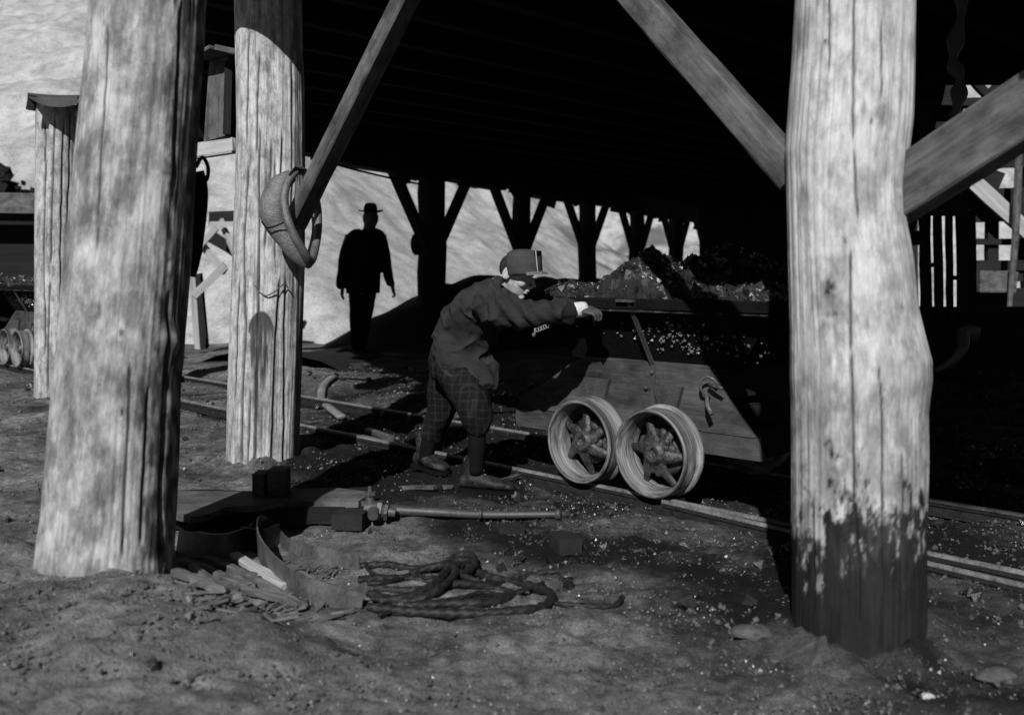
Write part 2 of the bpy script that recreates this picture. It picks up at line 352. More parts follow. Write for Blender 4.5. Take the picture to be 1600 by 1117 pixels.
# coal dust lies thick along the track and thins out towards the trodden yard
coal_shade = ss(1.75, 2.35, gn+0.35*fbm(GX*1.3, GY*1.3, 0, 3, 5)) * (0.35+0.65*ss(-1.9, -0.4, GX+0.10*(GY-4)+0.4*fbm(GX*1.1, GY*1.1, 0, 3, 8)))
coal_shade = np.clip(0.85*coal_shade+0.34*fbm(GX*3, GY*3, 0, 5, 21, .65)-0.03+1.1*np.exp(-((GX+.45)**2/.30+(GY-5.3)**2/.9))*(1+.6*fbm(GX*4, GY*4, 0, 3, 39))-.35*(1-ss(2.3, 3.0, GY+.5*(GX+.9))), 0, 0.97)  # coal dust, plus a rounded patch of shade painted in behind the boy
grid_obj('ground', np.stack([GX, GY, GZ], -1), 'ground', stain=coal_shade, kind='structure')
hx = np.linspace(-60, 60, 520); hy = np.concatenate([np.linspace(5, 40, 400), np.linspace(40.5, 130, 120)]); HX, HYY = np.meshgrid(hx, hy)
q = toe(HX, HYY); HZ = np.where(q > 0, 34*(1-np.exp(-np.maximum(q, 0)*0.72/34)), q*0.5)-0.12
HZ = HZ+ss(0.2, 4, q)*(0.35*fbm(HX*0.12, HYY*0.12, 0, 4, 31)+0.25*fbm(HX*0.7, HYY*0.7, 0, 4, 35)+.07*fbm(HX*3, HYY*3, 0, 3, 36))
brush = np.clip(ss(0.15, 0.75, fbm(HX*0.5, HYY*0.5, HZ*0.5, 6, 41, 0.7))*(.22+.6*ss(-1, 3, HX)), 0, 1)
grid_obj('hillside', np.stack([HX, HYY, np.maximum(HZ, -1.0)], -1), 'hill', stain=brush, kind='structure')

# coal bank beyond the far posts (their feet stand behind it)
bx = []
for i in range(90):
    row = []; s_ = i/89.0; d = 10.2+s_*14
    c = np.array([-3.25+0.514*(d-8.86)-0.05, d]); px = CX+F*c[0]/c[1]
    top = CH-(np.interp(px, [560, 600, 650, 700, 745, 800, 900, 1100], [549, 536, 480, 446, 434, 434, 437, 434])-HY)/F*d
    for j in range(26):
        u = (j-12.5)/12.5; off = u*2.0; h = max(0.0, 1-abs(u)**1.5)
        p = c+np.array([0.889, -0.457])*off
        row.append([p[0], p[1], -0.3+(top+0.3)*h+0.05*float(fbm(p[0]*2, p[1]*2, 0, 4, 51))*(h > 0)])
    bx.append(row)
grid_obj('coal_bank', np.array(bx), 'culm', kind='structure')

# ================================================================== LOG POSTS
def post_mesh(name, table, depth, mat, parent, nth=240, nz=420, cracks=(), stainf=None, knots=(), rough=0.03, top_cap=True, ztop=None, zbot=-0.12, label=None):
    """table rows: (py, px_left, px_right), the silhouette measured at the post's axis distance"""
    tb = sorted(table, key=lambda r: -r[0]); zs = np.array([CH-(r[0]-HY)/F*depth for r in tb])
    cxs = np.array([((r[1]+r[2])/2-CX)/F*depth for r in tb]); rs = np.array([(r[2]-r[1])/2/F*depth for r in tb])
    zt = zs[-1] if ztop is None else ztop
    z = np.linspace(zbot, zt, nz); th = np.linspace(0, 2*np.pi, nth, endpoint=False)
    def ext(a):
        v = np.interp(z, zs, a); sl = (a[-1]-a[-2])/(zs[-1]-zs[-2])*0.5; return np.where(z > zs[-1], a[-1]+sl*(z-zs[-1]), v)
    cxz = ext(cxs); rz = ext(rs); TH, Z = np.meshgrid(th, z); RR = np.repeat(rz[:, None], nth, 1)
    c, s = np.cos(TH), np.sin(TH)
    RR = RR*(1+rough*0.6*fbm(c*1.3+5, s*1.3, Z*1.1, 3, 61)+rough*0.4*fbm(c*5, s*5, Z*0.7, 3, 63))
    RR = RR+0.0022*fbm(c*26, s*26, Z*2.2, 3, 65)
    st = np.zeros_like(RR)
    FX = CX+F*(cxz[:, None]+RR*c)/(depth+RR*s*1.0)       # where each point of the bark sits, used only to place marks
    FY = HY-(Z-CH)*F/(depth+RR*s)
    front = s < 0.05
    for (px0, py0, px1, py1, wd, dp, seed) in cracks:
        wd = wd*1.35; dp = dp*1.5
        q = np.clip((FY-py0)/(py1-py0), 0, 1); lx = px0+(px1-px0)*q+3.2*vnoise(FY/130.0+seed*7, seed*3.3)+0.7*vnoise(FY/22.0, seed)
        inside = ss(py0-2, py0+25, FY)*(1-ss(py1-25, py1+2, FY))
        gsh = np.exp(-((FX-lx)/wd)**2)*inside*front
        RR = RR-dp*gsh; st = np.maximum(st, np.clip(1.1*gsh, 0, 0.95))
    for (kx, ky, kw, kh, bulge, dark) in knots:
        e = ((FX-kx)/kw)**2+((FY-ky)/kh)**2
        RR = RR+bulge*np.exp(-e*0.6)*front
        ring = np.exp(-((np.sqrt(e)-1)/0.20)**2)*0.35+np.exp(-e*1.6)*0.75
        st = np.maximum(st, np.clip(dark*ring*(0.75+0.4*fbm(FX/3, FY/3, 0, 2, 9)), 0, 1)*front)
    if stainf is not None: st = np.clip(np.maximum(st, stainf(FX, FY, TH, Z)), 0, 1)
    X = np.stack([cxz[:, None]+RR*c, depth+RR*s, Z], -1)
    gc = np.stack([RR*c+depth*3.7, RR*s+depth*1.3, Z], -1)
    return grid_obj(name, X, mat, parent, stain=st, gc=gc, closed=True, label=label)
DK = 2.62                                                        # underside height of the deck's joists
# --- right foreground post
dR = 2.52
tR = [(-40, 1247, 1424), (0, 1246, 1424), (100, 1241, 1422), (190, 1234, 1419), (235, 1231, 1414), (300, 1233, 1408), (355, 1234, 1411), (400, 1235, 1419), (480, 1237, 1427),
      (520, 1238, 1436), (560, 1238, 1446), (590, 1238, 1446), (640, 1240, 1440), (720, 1241, 1441), (850, 1241, 1439), (1000, 1241, 1438), (1060, 1241, 1438)]
def stR(FX, FY, TH, Z):
    nb = fbm(FX/24, FY/60, 0, 3, 71); nf = fbm(FX/5, FY/20, 0, 4, 76); edge = 792+34*nb+30*nf+np.where(FX < 1290, 26, 0)
    tar = ss(-.45, .55, (FY-edge)/95.0+.75*fbm(FX/9, FY/26, 0, 6, 79, .65))*(0.955+0.04*fbm(FX/10, FY/60, 0, 3, 72)); tar = np.maximum(tar, .975*ss(25, 95, FY-edge)); tar = np.maximum(tar, .55*ss(640, 800, FY)*ss(-.1, .5, fbm(FX/6, FY/11, 0, 4, 78)))
    up = ss(440, 700, FY)*np.clip(0.30+0.55*fbm(FX/13, FY/36, 0, 4, 73), 0, 0.6)*0.75
    spk = 0.30*ss(0.2, 0.9, fbm(FX/30, FY/60, 0, 5, 74))
    blot = sum(a*np.exp(-(((FX-x)/w_)**2+((FY-y)/h_)**2)**1.6) for x, y, w_, h_, a in
               [(1296, 452, 14, 22, .85), (1293, 697, 9, 13, 1.), (1304, 712, 8, 8, .9), (1352, 490, 50, 30, .32), (1300, 760, 11, 45, .9), (1370, 745, 26, 26, .5), (1255, 735, 12, 50, .5), (1420, 560, 14, 30, .4), (1300, 490, 18, 6, .6), (1350, 170, 5, 14, .6), (1362, 190, 4, 6, .6), (1290, 65, 3, 4, .9), (1418, 300, 9, 50, .5), (1320, 375, 7, 9, .6)])
    blot = blot*(0.8+0.5*fbm(FX/5, FY/8, 0, 3, 75))
    return np.maximum.reduce([np.minimum(tar, .99), up, spk, np.clip(blot, 0, .95)])
rp_ = thing('log_post', P(1340, 1030, dR)*[1, 1, 0], 'thick pale log post with a tar-black foot, right of the coal car in the foreground', 'post')
post_mesh('log', tR, dR, 'log_near', rp_, nth=260, nz=460, ztop=DK, stainf=stR,
          cracks=[(1333, -60, 1334, 230, 1.3, .004, 1), (1334, 225, 1342, 350, 1.3, .004, 2), (1327, 380, 1329, 560, 1.6, .006, 3), (1329, 540, 1340, 980, 1.8, .007, 4), (1374, 560, 1388, 980, 1.4, .005, 5), (1292, -60, 1294, 120, 1., .003, 6), (1376, 20, 1376, 160, .9, .003, 7), (1268, 780, 1272, 960, 1.3, .004, 8), (1410, 700, 1412, 980, 1.2, .004, 9)],
          knots=[(1296, 455, 13, 20, .006, .8), (1321, 378, 7, 8, .003, .8), (1292, 66, 4, 5, .002, .9)], rough=0.012)
# its braces: sawn timbers let into the log, rising at 45 degrees to the edge beam
def brace(parent, a, b, wd, h, up, seed=0, name='brace', mat='brace', ext=0.0):
    mb = MB(); a = np.array(a); b = np.array(b); u = (b-a)/np.linalg.norm(b-a)
    mb.beam(a, b+u*ext, wd, h, up, jit=0.0012, bev=0.006, seg=14)
    return obj(name, mb, mat, parent, smooth=False)
upn = (-N[0], -N[1], 0)
def plane_pt(px, py, n): return PN(px, py, n)
nR = float(np.dot(N, [(1340-CX)/F*dR, dR]))                     # plane of the near row of posts
aL = PN(1222, 252, nR-0.03); bL = PN(1010, 12, nR-0.03); aL2 = aL-(bL-aL)*0.10
brace(rp_, aL2, bL, 0.09, 0.088, (0, 0, 1), ext=0.75)
aR = PN(1404, 303, nR+0.045); bR = PN(1600, 176, nR+0.045)
brace(rp_, aR-(bR-aR)*0.22, bR, 0.11, 0.142, (0, 0, 1), ext=0.9)
# --- second post with the horse collar
dM = 4.82
tM = [(40, 368, 471), (130, 370, 475), (200, 371, 476), (300, 369, 476), (400, 365, 475), (500, 361, 472), (600, 358, 469), (735, 355, 465), (760, 354, 465)]
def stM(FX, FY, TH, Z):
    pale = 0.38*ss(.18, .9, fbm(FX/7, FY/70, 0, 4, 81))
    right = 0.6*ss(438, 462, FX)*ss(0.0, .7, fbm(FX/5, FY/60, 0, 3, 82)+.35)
    patch = 0.97*(1-ss(0.92, 1.08, np.where(FY < 520, ((FX-408)/20.0)**2+((FY-520)/34.0)**2, ((FX-(409-(FY-520)*0.05))/(19-(FY-520)*0.10).clip(4, 19))**2)))*(1-ss(560, 640, FY+25*vnoise(FX/3.0, 1)))
    patch = patch*np.clip(0.95+0.6*fbm(FX/3.0, FY/40, 0, 3, 83)*ss(500, 545, FY), 0.15, 1)
    streak = 0.6*ss(.35, .9, fbm(FX/4, FY/90, 0, 3, 84))*ss(520, 600, FY)
    speck = .45*ss(.75, .95, fbm(FX/1.6, FY/5, 0, 2, 85))
    return np.clip(np.maximum.reduce([pale, right, patch, streak, speck]), 0, .95)
mp_ = thing('log_post', P(410, 738, dM)*[1, 1, 0], 'cracked log post that carries the horse collar, between the big left post and the man', 'post')
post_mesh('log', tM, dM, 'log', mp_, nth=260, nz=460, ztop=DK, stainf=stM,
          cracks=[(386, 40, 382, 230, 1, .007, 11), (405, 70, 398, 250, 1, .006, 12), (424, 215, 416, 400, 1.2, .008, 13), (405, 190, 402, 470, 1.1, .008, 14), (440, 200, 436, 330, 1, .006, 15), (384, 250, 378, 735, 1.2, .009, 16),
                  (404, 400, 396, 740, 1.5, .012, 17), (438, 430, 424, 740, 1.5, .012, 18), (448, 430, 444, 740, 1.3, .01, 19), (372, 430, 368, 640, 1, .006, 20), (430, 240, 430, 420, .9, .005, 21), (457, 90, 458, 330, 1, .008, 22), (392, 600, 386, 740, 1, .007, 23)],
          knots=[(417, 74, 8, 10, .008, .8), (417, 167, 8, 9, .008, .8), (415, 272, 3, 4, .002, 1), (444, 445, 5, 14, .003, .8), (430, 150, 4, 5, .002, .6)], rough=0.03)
nM = float(np.dot(N, [(420-CX)/F*dM, dM]))
cM0 = PN(474, 322, nM-0.06); cM1 = PN(603, 62, nM-0.06)
brace(mp_, cM0-(cM1-cM0)*0.12, cM1, 0.085, 0.085, (0, 0, 1), ext=0.42)
# --- big left foreground post
dL = 2.78
tL = [(-40, 148, 322), (0, 145, 318), (80, 140, 315), (200, 128, 305), (300, 118, 299), (420, 106, 292), (520, 98, 284), (560, 94, 282), (600, 90, 277), (700, 82, 274), (800, 74, 270), (860, 66, 266), (900, 60, 268), (930, 58, 270)]
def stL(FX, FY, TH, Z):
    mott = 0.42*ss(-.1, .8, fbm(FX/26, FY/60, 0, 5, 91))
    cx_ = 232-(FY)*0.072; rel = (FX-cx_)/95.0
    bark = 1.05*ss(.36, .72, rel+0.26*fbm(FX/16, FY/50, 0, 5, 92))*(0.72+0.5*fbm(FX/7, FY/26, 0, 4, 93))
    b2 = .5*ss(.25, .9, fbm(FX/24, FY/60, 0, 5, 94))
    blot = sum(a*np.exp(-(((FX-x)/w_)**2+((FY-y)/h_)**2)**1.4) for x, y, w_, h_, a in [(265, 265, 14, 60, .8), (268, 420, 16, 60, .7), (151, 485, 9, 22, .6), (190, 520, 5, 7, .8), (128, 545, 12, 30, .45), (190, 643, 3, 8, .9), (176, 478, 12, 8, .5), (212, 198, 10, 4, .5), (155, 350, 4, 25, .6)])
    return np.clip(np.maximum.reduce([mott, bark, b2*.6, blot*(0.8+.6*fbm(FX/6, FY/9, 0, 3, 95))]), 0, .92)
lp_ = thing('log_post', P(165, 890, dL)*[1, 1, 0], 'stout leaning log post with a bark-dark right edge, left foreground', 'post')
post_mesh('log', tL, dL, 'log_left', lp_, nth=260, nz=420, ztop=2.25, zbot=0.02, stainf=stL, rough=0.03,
          cracks=[(205, 560, 190, 880, 1.6, .005, 31), (232, 600, 222, 860, 1.8, .006, 32), (262, 450, 250, 890, 2.2, .012, 33), (285, 0, 268, 300, 2, .008, 34), (170, 30, 150, 400, 1.2, .003, 35)],
          knots=[(268, 530, 10, 16, .02, .8), (262, 268, 9, 22, .008, .6)])
for dz, sx in ((0.36, 0.0),):
    if False: mb = MB(); mb.tube([P(277, 520, 3.17), P(286, 507, 3.13), P(290, 516, 3.13), P(282, 535, 3.16)], [.012, .01, .009, .006], 8); obj('splinter', mb, 'log_near', lp_, smooth=True)
# --- capped post far left
dF = 7.35
tF = [(165, 58, 121), (250, 58, 122), (400, 57, 121), (520, 57, 120), (600, 57, 118), (640, 56, 117)]
def stF(FX, FY, TH, Z): return np.clip(0.35*ss(.1, .8, fbm(FX/5, FY/60, 0, 4, 101))+.4*ss(.8, .95, fbm(FX/2, FY/6, 0, 2, 102)), 0, .9)
fp_ = thing('capped_post', P(88, 625, dF)*[1, 1, 0], 'slim pale log post with a dark folded cap, far left beside the small coal cars', 'post')
post_mesh('log', tF, dF, 'log', fp_, nth=160, nz=260, stainf=stF, cracks=[(85, 175, 80, 420, 1, .01, 41), (70, 180, 68, 560, .9, .008, 42), (102, 180, 92, 600, 1, .01, 43), (112, 170, 104, 500, .9, .008, 44), (78, 430, 74, 620, .9, .008, 45)], knots=[(103, 337, 3, 5, .004, 1)])
mb = MB(); cols = []
for j in range(13):
    u = j/12.0; px = 43+91*u; sag = 1-abs(2*u-1)**2.2
    ytop = 149+3*u+2*sag; ybot = ytop+3+12*sag
    cols.append([P(px, ytop, 7.05), P(px, ybot, 6.98), P(px, ybot-4, 7.6), P(px, ytop-4, 7.68)])
mb.loft(cols); obj('cap', mb, 'tin', fp_)
for a_, b_, h_ in ((P(43.5, 160, 7.05), P(56, 162, 7.05), .11), (P(120, 166, 7.04), P(132.5, 168, 7.04), .15)):
    mb = MB(); mb.beam(a_, b_, .03, h_); obj('cap_lip', mb, 'dark_wood', fp_)

# --- far row of silhouetted posts
ROW = np.array([0.514, 1.0]); rowp = lambda d: np.array([-3.25+0.514*(d-8.86), d])
ordn = ['nearest and thickest black post of the far row, right of the man', 'second black post of the far row, above the boy\'s cap', 'third black post of the far row, left of the coal peak', 'fourth black post of the far row, directly behind the coal peak', 'fifth black post of the far row, right of the coal peak',
        'sixth black post of the far row, nearly lost in the gloom', 'seventh and most distant black post of the far row']
for k in range(7):
    px = 1571-4838/(5.4+k); d = 7.8*F/(1571-px)
    c = np.array([(px-CX)/F*d, d]); r = (0.19, .155, .17, .16, .18, .2, .2)[k]
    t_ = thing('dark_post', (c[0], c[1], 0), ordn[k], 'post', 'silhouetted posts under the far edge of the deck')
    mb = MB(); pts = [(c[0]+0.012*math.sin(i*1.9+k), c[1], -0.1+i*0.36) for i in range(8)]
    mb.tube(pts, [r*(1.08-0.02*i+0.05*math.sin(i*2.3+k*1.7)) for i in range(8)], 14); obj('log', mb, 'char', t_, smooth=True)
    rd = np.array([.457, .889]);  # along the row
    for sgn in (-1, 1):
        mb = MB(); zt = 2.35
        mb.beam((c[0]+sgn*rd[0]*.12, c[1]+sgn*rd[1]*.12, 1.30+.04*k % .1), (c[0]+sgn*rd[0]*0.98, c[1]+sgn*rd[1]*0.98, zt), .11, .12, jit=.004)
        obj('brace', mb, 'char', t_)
    if k == 0:
        mb = MB(); mb.ball((c[0]-r-.01, c[1]-.05, 1.37), (.09, .09, .16)); obj('burl', mb, 'char', t_, smooth=True)

# ================================================================== DECK OVERHEAD
e0 = 1.984                                                         # across-track position of the near edge
A = TN(-4.29, e0)[:2]
A = np.array([-1.60, (e0+1.60*N[0])/N[1]])
B = np.array([-3.25, 8.86]); C = rowp(26.0); D = np.array([11.0, 26.0]); E = np.array([3.55, 8.3]); Fp = np.array([9.0, 8.3]); G = np.array([9.0, (e0-9.0*N[0])/N[1]])
deck = thing('timber_deck', (0.5, 6, DK), 'black timber deck of the trestle, roofing over the boy and the coal car', 'trestle deck')
def inpoly(x, y, poly):
    ins = False; n = len(poly)
    for i in range(n):
        x1, y1 = poly[i]; x2, y2 = poly[(i+1) % n]
        if (y1 > y) != (y2 > y) and x < (x2-x1)*(y-y1)/(y2-y1)+x1: ins = not ins
    return ins
poly = [A, B, C, D, E, Fp, G]
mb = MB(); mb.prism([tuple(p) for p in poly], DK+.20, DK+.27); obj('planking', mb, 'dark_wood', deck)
# joists across the track, clipped to the deck outline
k = 0; s_ = -26.0
while s_ < 10:
    run = None; n = e0
    for i in range(0, 400):
        n_ = e0+0.02+i*0.08; p = TN(s_, n_)
        ok = inpoly(p[0], p[1], poly)
        if ok and run is None: run = n_
        if (not ok or i == 399) and run is not None:
            if n_-run > .4:
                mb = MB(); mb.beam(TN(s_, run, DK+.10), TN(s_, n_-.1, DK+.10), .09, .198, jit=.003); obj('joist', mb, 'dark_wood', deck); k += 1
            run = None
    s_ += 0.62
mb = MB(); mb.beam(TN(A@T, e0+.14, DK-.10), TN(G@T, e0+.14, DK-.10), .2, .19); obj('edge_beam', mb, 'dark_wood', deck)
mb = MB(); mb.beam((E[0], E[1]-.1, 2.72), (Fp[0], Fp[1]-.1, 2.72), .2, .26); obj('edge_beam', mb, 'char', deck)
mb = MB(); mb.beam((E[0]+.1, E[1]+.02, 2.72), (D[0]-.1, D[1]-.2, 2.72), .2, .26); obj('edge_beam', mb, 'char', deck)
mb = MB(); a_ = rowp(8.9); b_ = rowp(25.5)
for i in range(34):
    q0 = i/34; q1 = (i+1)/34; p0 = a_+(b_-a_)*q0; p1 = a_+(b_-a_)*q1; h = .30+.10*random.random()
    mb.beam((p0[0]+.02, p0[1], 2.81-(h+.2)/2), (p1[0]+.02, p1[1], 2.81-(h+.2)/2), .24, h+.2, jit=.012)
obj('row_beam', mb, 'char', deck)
s_ = -.36
while s_ < 3.4:                                                    # unseen boards added along the near edge to shade the ground beyond the rails
    mb = MB(); zb_ = 1.74+.05*random.random(); mb.beam(TN(s_, e0-.02, zb_), TN(s_, e0-.02, 2.78), .035, .198, (T[0], T[1], 0), jit=.002, seg=3); obj('shade_board', mb, 'dark_wood', deck); s_ += .2
for i in range(26):                                                # loose ends and splintered boards hanging from the row beam
    q = random.random()**1.5; p = a_+(b_-a_)*q; L_ = .08+.22*random.random(); mb = MB()
    mb.beam((p[0], p[1], 2.45), (p[0]+random.uniform(-.15, .15), p[1]+random.uniform(-.1, .1), 2.30-L_*.6), .05+.1*random.random(), .03, (0, 1, 0), jit=.01); obj('hanging_board', mb, 'char', deck)
# drooping wire under the far beam
mb = MB(); mb.tube(spline([P(515, 254, 9.3), P(545, 263, 9.6), P(590, 274, 9.8), P(630, 283, 10.2), P(668, 290, 11.5)], 5), .012, 5); obj('slack_wire', mb, 'char', None, 'thin slack wire sagging beneath the far beam above the man', 'wire')

# ================================================================== BACKGROUND LEFT
sh = thing('loading_shed', P(-10, 560, 12.8)*[1, 1, 0], 'low shed with a pale beam over a black opening, behind the far-left cars', 'shed')
mb = MB(); mb.beam(P(-260, 315, 12.6), P(66, 319, 12.6), .28, .26, jit=.004); obj('beam', mb, 'brace', sh)
mb = MB(); mb.beam(P(-260, 341, 12.7), P(66, 343, 12.7), .2, .16, jit=.004); obj('lower_beam', mb, 'dark_wood', sh)
mb = MB(); mb.beam(P(-260, 450, 13.0), P(62, 450, 13.0), .12, 2.2); mb.beam(P(-260, 306, 13.4), P(66, 306, 13.4), .9, .1); obj('wall', mb, 'dark_wood', sh)
mb = MB()
for i in range(46):
    mb.shard(P(random.uniform(-160, 60), random.uniform(284, 297)+(6 if random.random() < .5 else 0), 12.7+random.uniform(0, .4)), random.uniform(.06, .14))
for i in range(8):
    mb.shard(P(random.uniform(0, 14), random.uniform(262, 285), 12.8), random.uniform(.05, .11))
obj('roof_rubble', mb, 'dark_wood', None, 'dark lumps of rubble heaped along the shed\'s pale beam, far left', 'rubble', kind='stuff')
# tangle of pale planks seen between the two left posts
wr = thing('broken_trestle', P(325, 545, 11.5)*[1, 1, 0], 'wreck of crossed pale planks against a black gap, between the two left posts', 'broken trestle')
for (a, b, wd) in [((300, 365), (352, 425), .12), ((345, 345), (372, 408), .12), ((300, 398), (338, 356), .10), ((303, 462), (352, 415), .12), ((300, 425), (309, 545), .10), ((328, 350), (372, 350), .07)]:
    mb = MB(); mb.beam(P(*a, 11.4+random.uniform(-.15, .15)), P(*b, 11.4+random.uniform(-.15, .15)), .04, wd*.72, (0, -.2, 1) if abs(a[0]-b[0]) > 12 else (1, 0, 0), jit=.003)
    obj('plank', mb, 'pale_board', wr)
mb = MB()
for (a, b, h) in [((330, 342), (372, 340), .16), ((345, 390), (355, 375), .35), ((306, 430), (318, 545), .12), ((300, 400), (312, 405), .3)]:
    mb.beam(P(*a, 11.8), P(*b, 11.8), .1, h, (0, 0, 1) if abs(a[0]-b[0]) > 14 else (1, 0, 0), jit=.01)
obj('black_backing', mb, 'char', wr)
# box and plank hung high beside the second post
dB = 5.6
bxr = thing('hanging_box', P(345, 215, dB), 'narrow wooden box with a little lid, hung high left of the collar post', 'box')
mb = MB(); mb.add([P(327, 98, dB), P(356, 88, dB-.05), P(352, 212, dB-.05), P(318, 222, dB), P(327, 98, dB+.25), P(362, 92, dB+.2), P(360, 216, dB+.2), P(318, 222, dB+.25)],
                  [(0, 3, 2, 1), (1, 2, 6, 5), (4, 5, 6, 7), (0, 1, 5, 4), (3, 7, 6, 2), (0, 4, 7, 3)]); obj('box_body', mb, 'brace', bxr)
mb = MB(); mb.beam(P(326, 93, dB-.02), P(352, 79, dB-.1), .22, .02); mb.beam(P(351, 79, dB-.1), P(383, 86, dB-.15), .18, .03); obj('lid', mb, 'brace', bxr)
mb = MB(); mb.beam(P(358, 96, dB-.07), P(355, 210, dB-.07), .02, .045, (1, 0, 0)); obj('corner_strip', mb, 'dark_wood', bxr)
mb = MB(); mb.beam(P(300, 236, 6.3), P(366, 226, 6.2), .03, .085, jit=.004, seg=4); mb.beam(P(300, 247, 6.32), P(366, 237, 6.22), .06, .02)
obj('nailed_board', mb, 'pale_board', None, 'short pale horizontal board just below the hanging box', 'board')
# black harness straps hanging behind the left post
hs = thing('harness', P(312, 250, 3.42), 'black harness straps dangling from the right side of the big left post', 'harness')
mb = MB(); mb.tube(spline([P(306, 262, 2.9), P(316, 246, 2.9), P(325, 262, 2.9), P(322, 282, 2.9), P(310, 276, 2.9)], 6), .006, 7); obj('strap', mb, 'black_cloth', hs, smooth=True)
mb = MB(); mb.tube(spline([P(305, 270, 2.93), P(311, 300, 2.93), P(308, 345, 2.93), P(300, 400, 2.93), P(292, 430, 2.93)], 6), [(.028, .012)]*25, 10, up=(0, 1, 0)); obj('pad', mb, 'black_cloth', hs, smooth=True)

# ================================================================== BACKGROUND RIGHT
fr = thing('slatted_trestle', P(1500, 500, 9.0)*[1, 1, 0], 'dark trestle wall of upright slats with bright gaps, right of the right-hand post', 'trestle')
d9 = 9.0
def dbeam(mb, a, b, wpx, dd=d9, th=.06, up=None):
    mb.beam(P(*a, dd), P(*b, dd), th, wpx/F*dd, up or ((1, 0, 0) if abs(a[0]-b[0]) < abs(a[1]-b[1]) else (0, 0, 1)), jit=.006, seg=4)
for (x, w_) in [(1418, 12), (1445, 15), (1465.5, 11), (1483, 8), (1509, 27)]:
    mb = MB(); dbeam(mb, (x-1, 330), (x+2, 500), w_)
    if x == 1465.5: mb.beam(P(1452, 415, 9.02), P(1470, 412, 9.02), .03, .04, jit=.01)
    obj('slat', mb, 'char', fr)
mb = MB(); dbeam(mb, (1419, 372), (1445, 372), 22); obj('cross_board', mb, 'char', fr)
mb = MB(); dbeam(mb, (1479, 434), (1500, 434), 7); obj('cross_board', mb, 'char', fr)
d12 = 12.6
for (a, b, w_, dd, th) in [((1380, 163), (1680, 160), 12, d9, .2), ((1400, 290), (1512, 292), 92, d9-.05, .06), ((1505, 322), (1700, 316), 52, d12+.1, .1), ((1500, 378), (1700, 378), 10, d12+.1, .1),
                  ((1505, 415), (1700, 415), 16, d12+.1, .1), ((1505, 475), (1700, 475), 50, d12+.1, .1), ((1500, 268), (1560, 290), 40, d12+.1, .1), ((1560, 252), (1700, 248), 22, d12+.1, .1)]:
    mb = MB(); dbeam(mb, a, b, w_, dd, th); obj('cross_beam', mb, 'char', fr)
for (a, b, w_, dd, th) in [((1479, 100), (1478, 330), 46, d9+.12, .1), ((1608, 150), (1612, 500), 22, d12+.2, .2), ((1550, 345), (1549, 440), 17, d12+.16, .1), ((1592, 340), (1590, 440), 10, d12+.16, .1), ((1512, 330), (1516, 500), 18, d12+.16, .1), ((1522, 128), (1562, 168), 12, d9+.3, .06), ((1562, 128), (1526, 170), 10, d9+.4, .06)]:
    mb = MB(); dbeam(mb, a, b, w_, dd, th); obj('upright', mb, 'char', fr)
mb = MB(); mb.beam(P(1380, 640, d9+.1), P(1760, 640, d9+.1), .15, 1.95); obj('base_wall', mb, 'char', fr)
mb = MB(); dbeam(mb, (1516, 280), (1640, 394), 24, d12-.2, .06, (0, 0, 1)); obj('pale_brace', mb, 'pale_board', fr)
mb = MB(); mb.tube([P(1592, 240, 12.2), P(1590, 300, 12.2), P(1586, 380, 12.2), P(1576, 492, 12.2)], [.045, .05, .045, .03], 8); obj('pole', mb, 'brace', fr)
mb = MB(); mb.beam(P(1524, 440, 12.4), P(1582, 441, 12.4), .25, .27, jit=.01, seg=3); obj('timber_end', mb, 'brace', fr)
# dim boarded wall closing off the back of the shed
bw_ = thing('board_wall', P(1250, 480, 21)*[1, 1, 0], 'black boarded wall closing the shed, between the far posts and the right-hand post', 'wall')
mb = MB(); px = 1094
while px < 1420:
    w_ = random.uniform(11, 16); gap = random.choice([0, 0, 0, 0.2])
    if 1216 < px < 1232: gap = 4
    mb.beam(P(px+w_/2, 520, 21+random.uniform(0, .1)), P(px+w_/2, 300, 21+random.uniform(0, .1)), .06, w_/F*21+.03, (1, 0, 0)); px += w_+gap
obj('boards', mb, 'char', bw_)
mb = MB(); mb.beam(P(1094, 420, 21.2), P(1422, 424, 21.2), .1, .3); mb.beam(P(1090, 340, 21.2), P(1422, 342, 21.2), .2, .3); obj('cross_rail', mb, 'char', bw_)
# hanging strap top right and a bent iron below
mb = MB(); mb.tube(spline([P(1500, -40, 4.6), P(1502, 20, 4.6), P(1492, 70, 4.6), P(1490, 100, 4.6), P(1500, 122, 4.6), P(1498, 150, 4.6), P(1492, 182, 4.6)], 6), [(.032+.012*math.sin(i*.7), .012) for i in range(37)], 8, up=(0, 1, 0))
obj('hanging_strap', mb, 'tin', None, 'grey strap hanging in the dark above the right-hand slats', 'strap', smooth=True)
mb = MB(); mb.tube(spline([P(1460, 578, 4.3), P(1485, 566, 4.3), P(1503, 545, 4.3), P(1508, 520, 4.35), P(1528, 524, 4.4)], 6), [(.014+.028*i/24, .012) for i in range(25)], 8, up=(0, 1, 0))
obj('bent_iron', mb, 'tin', None, 'bent flat iron lying in the dark, right of the right-hand post', 'iron bar', smooth=True)

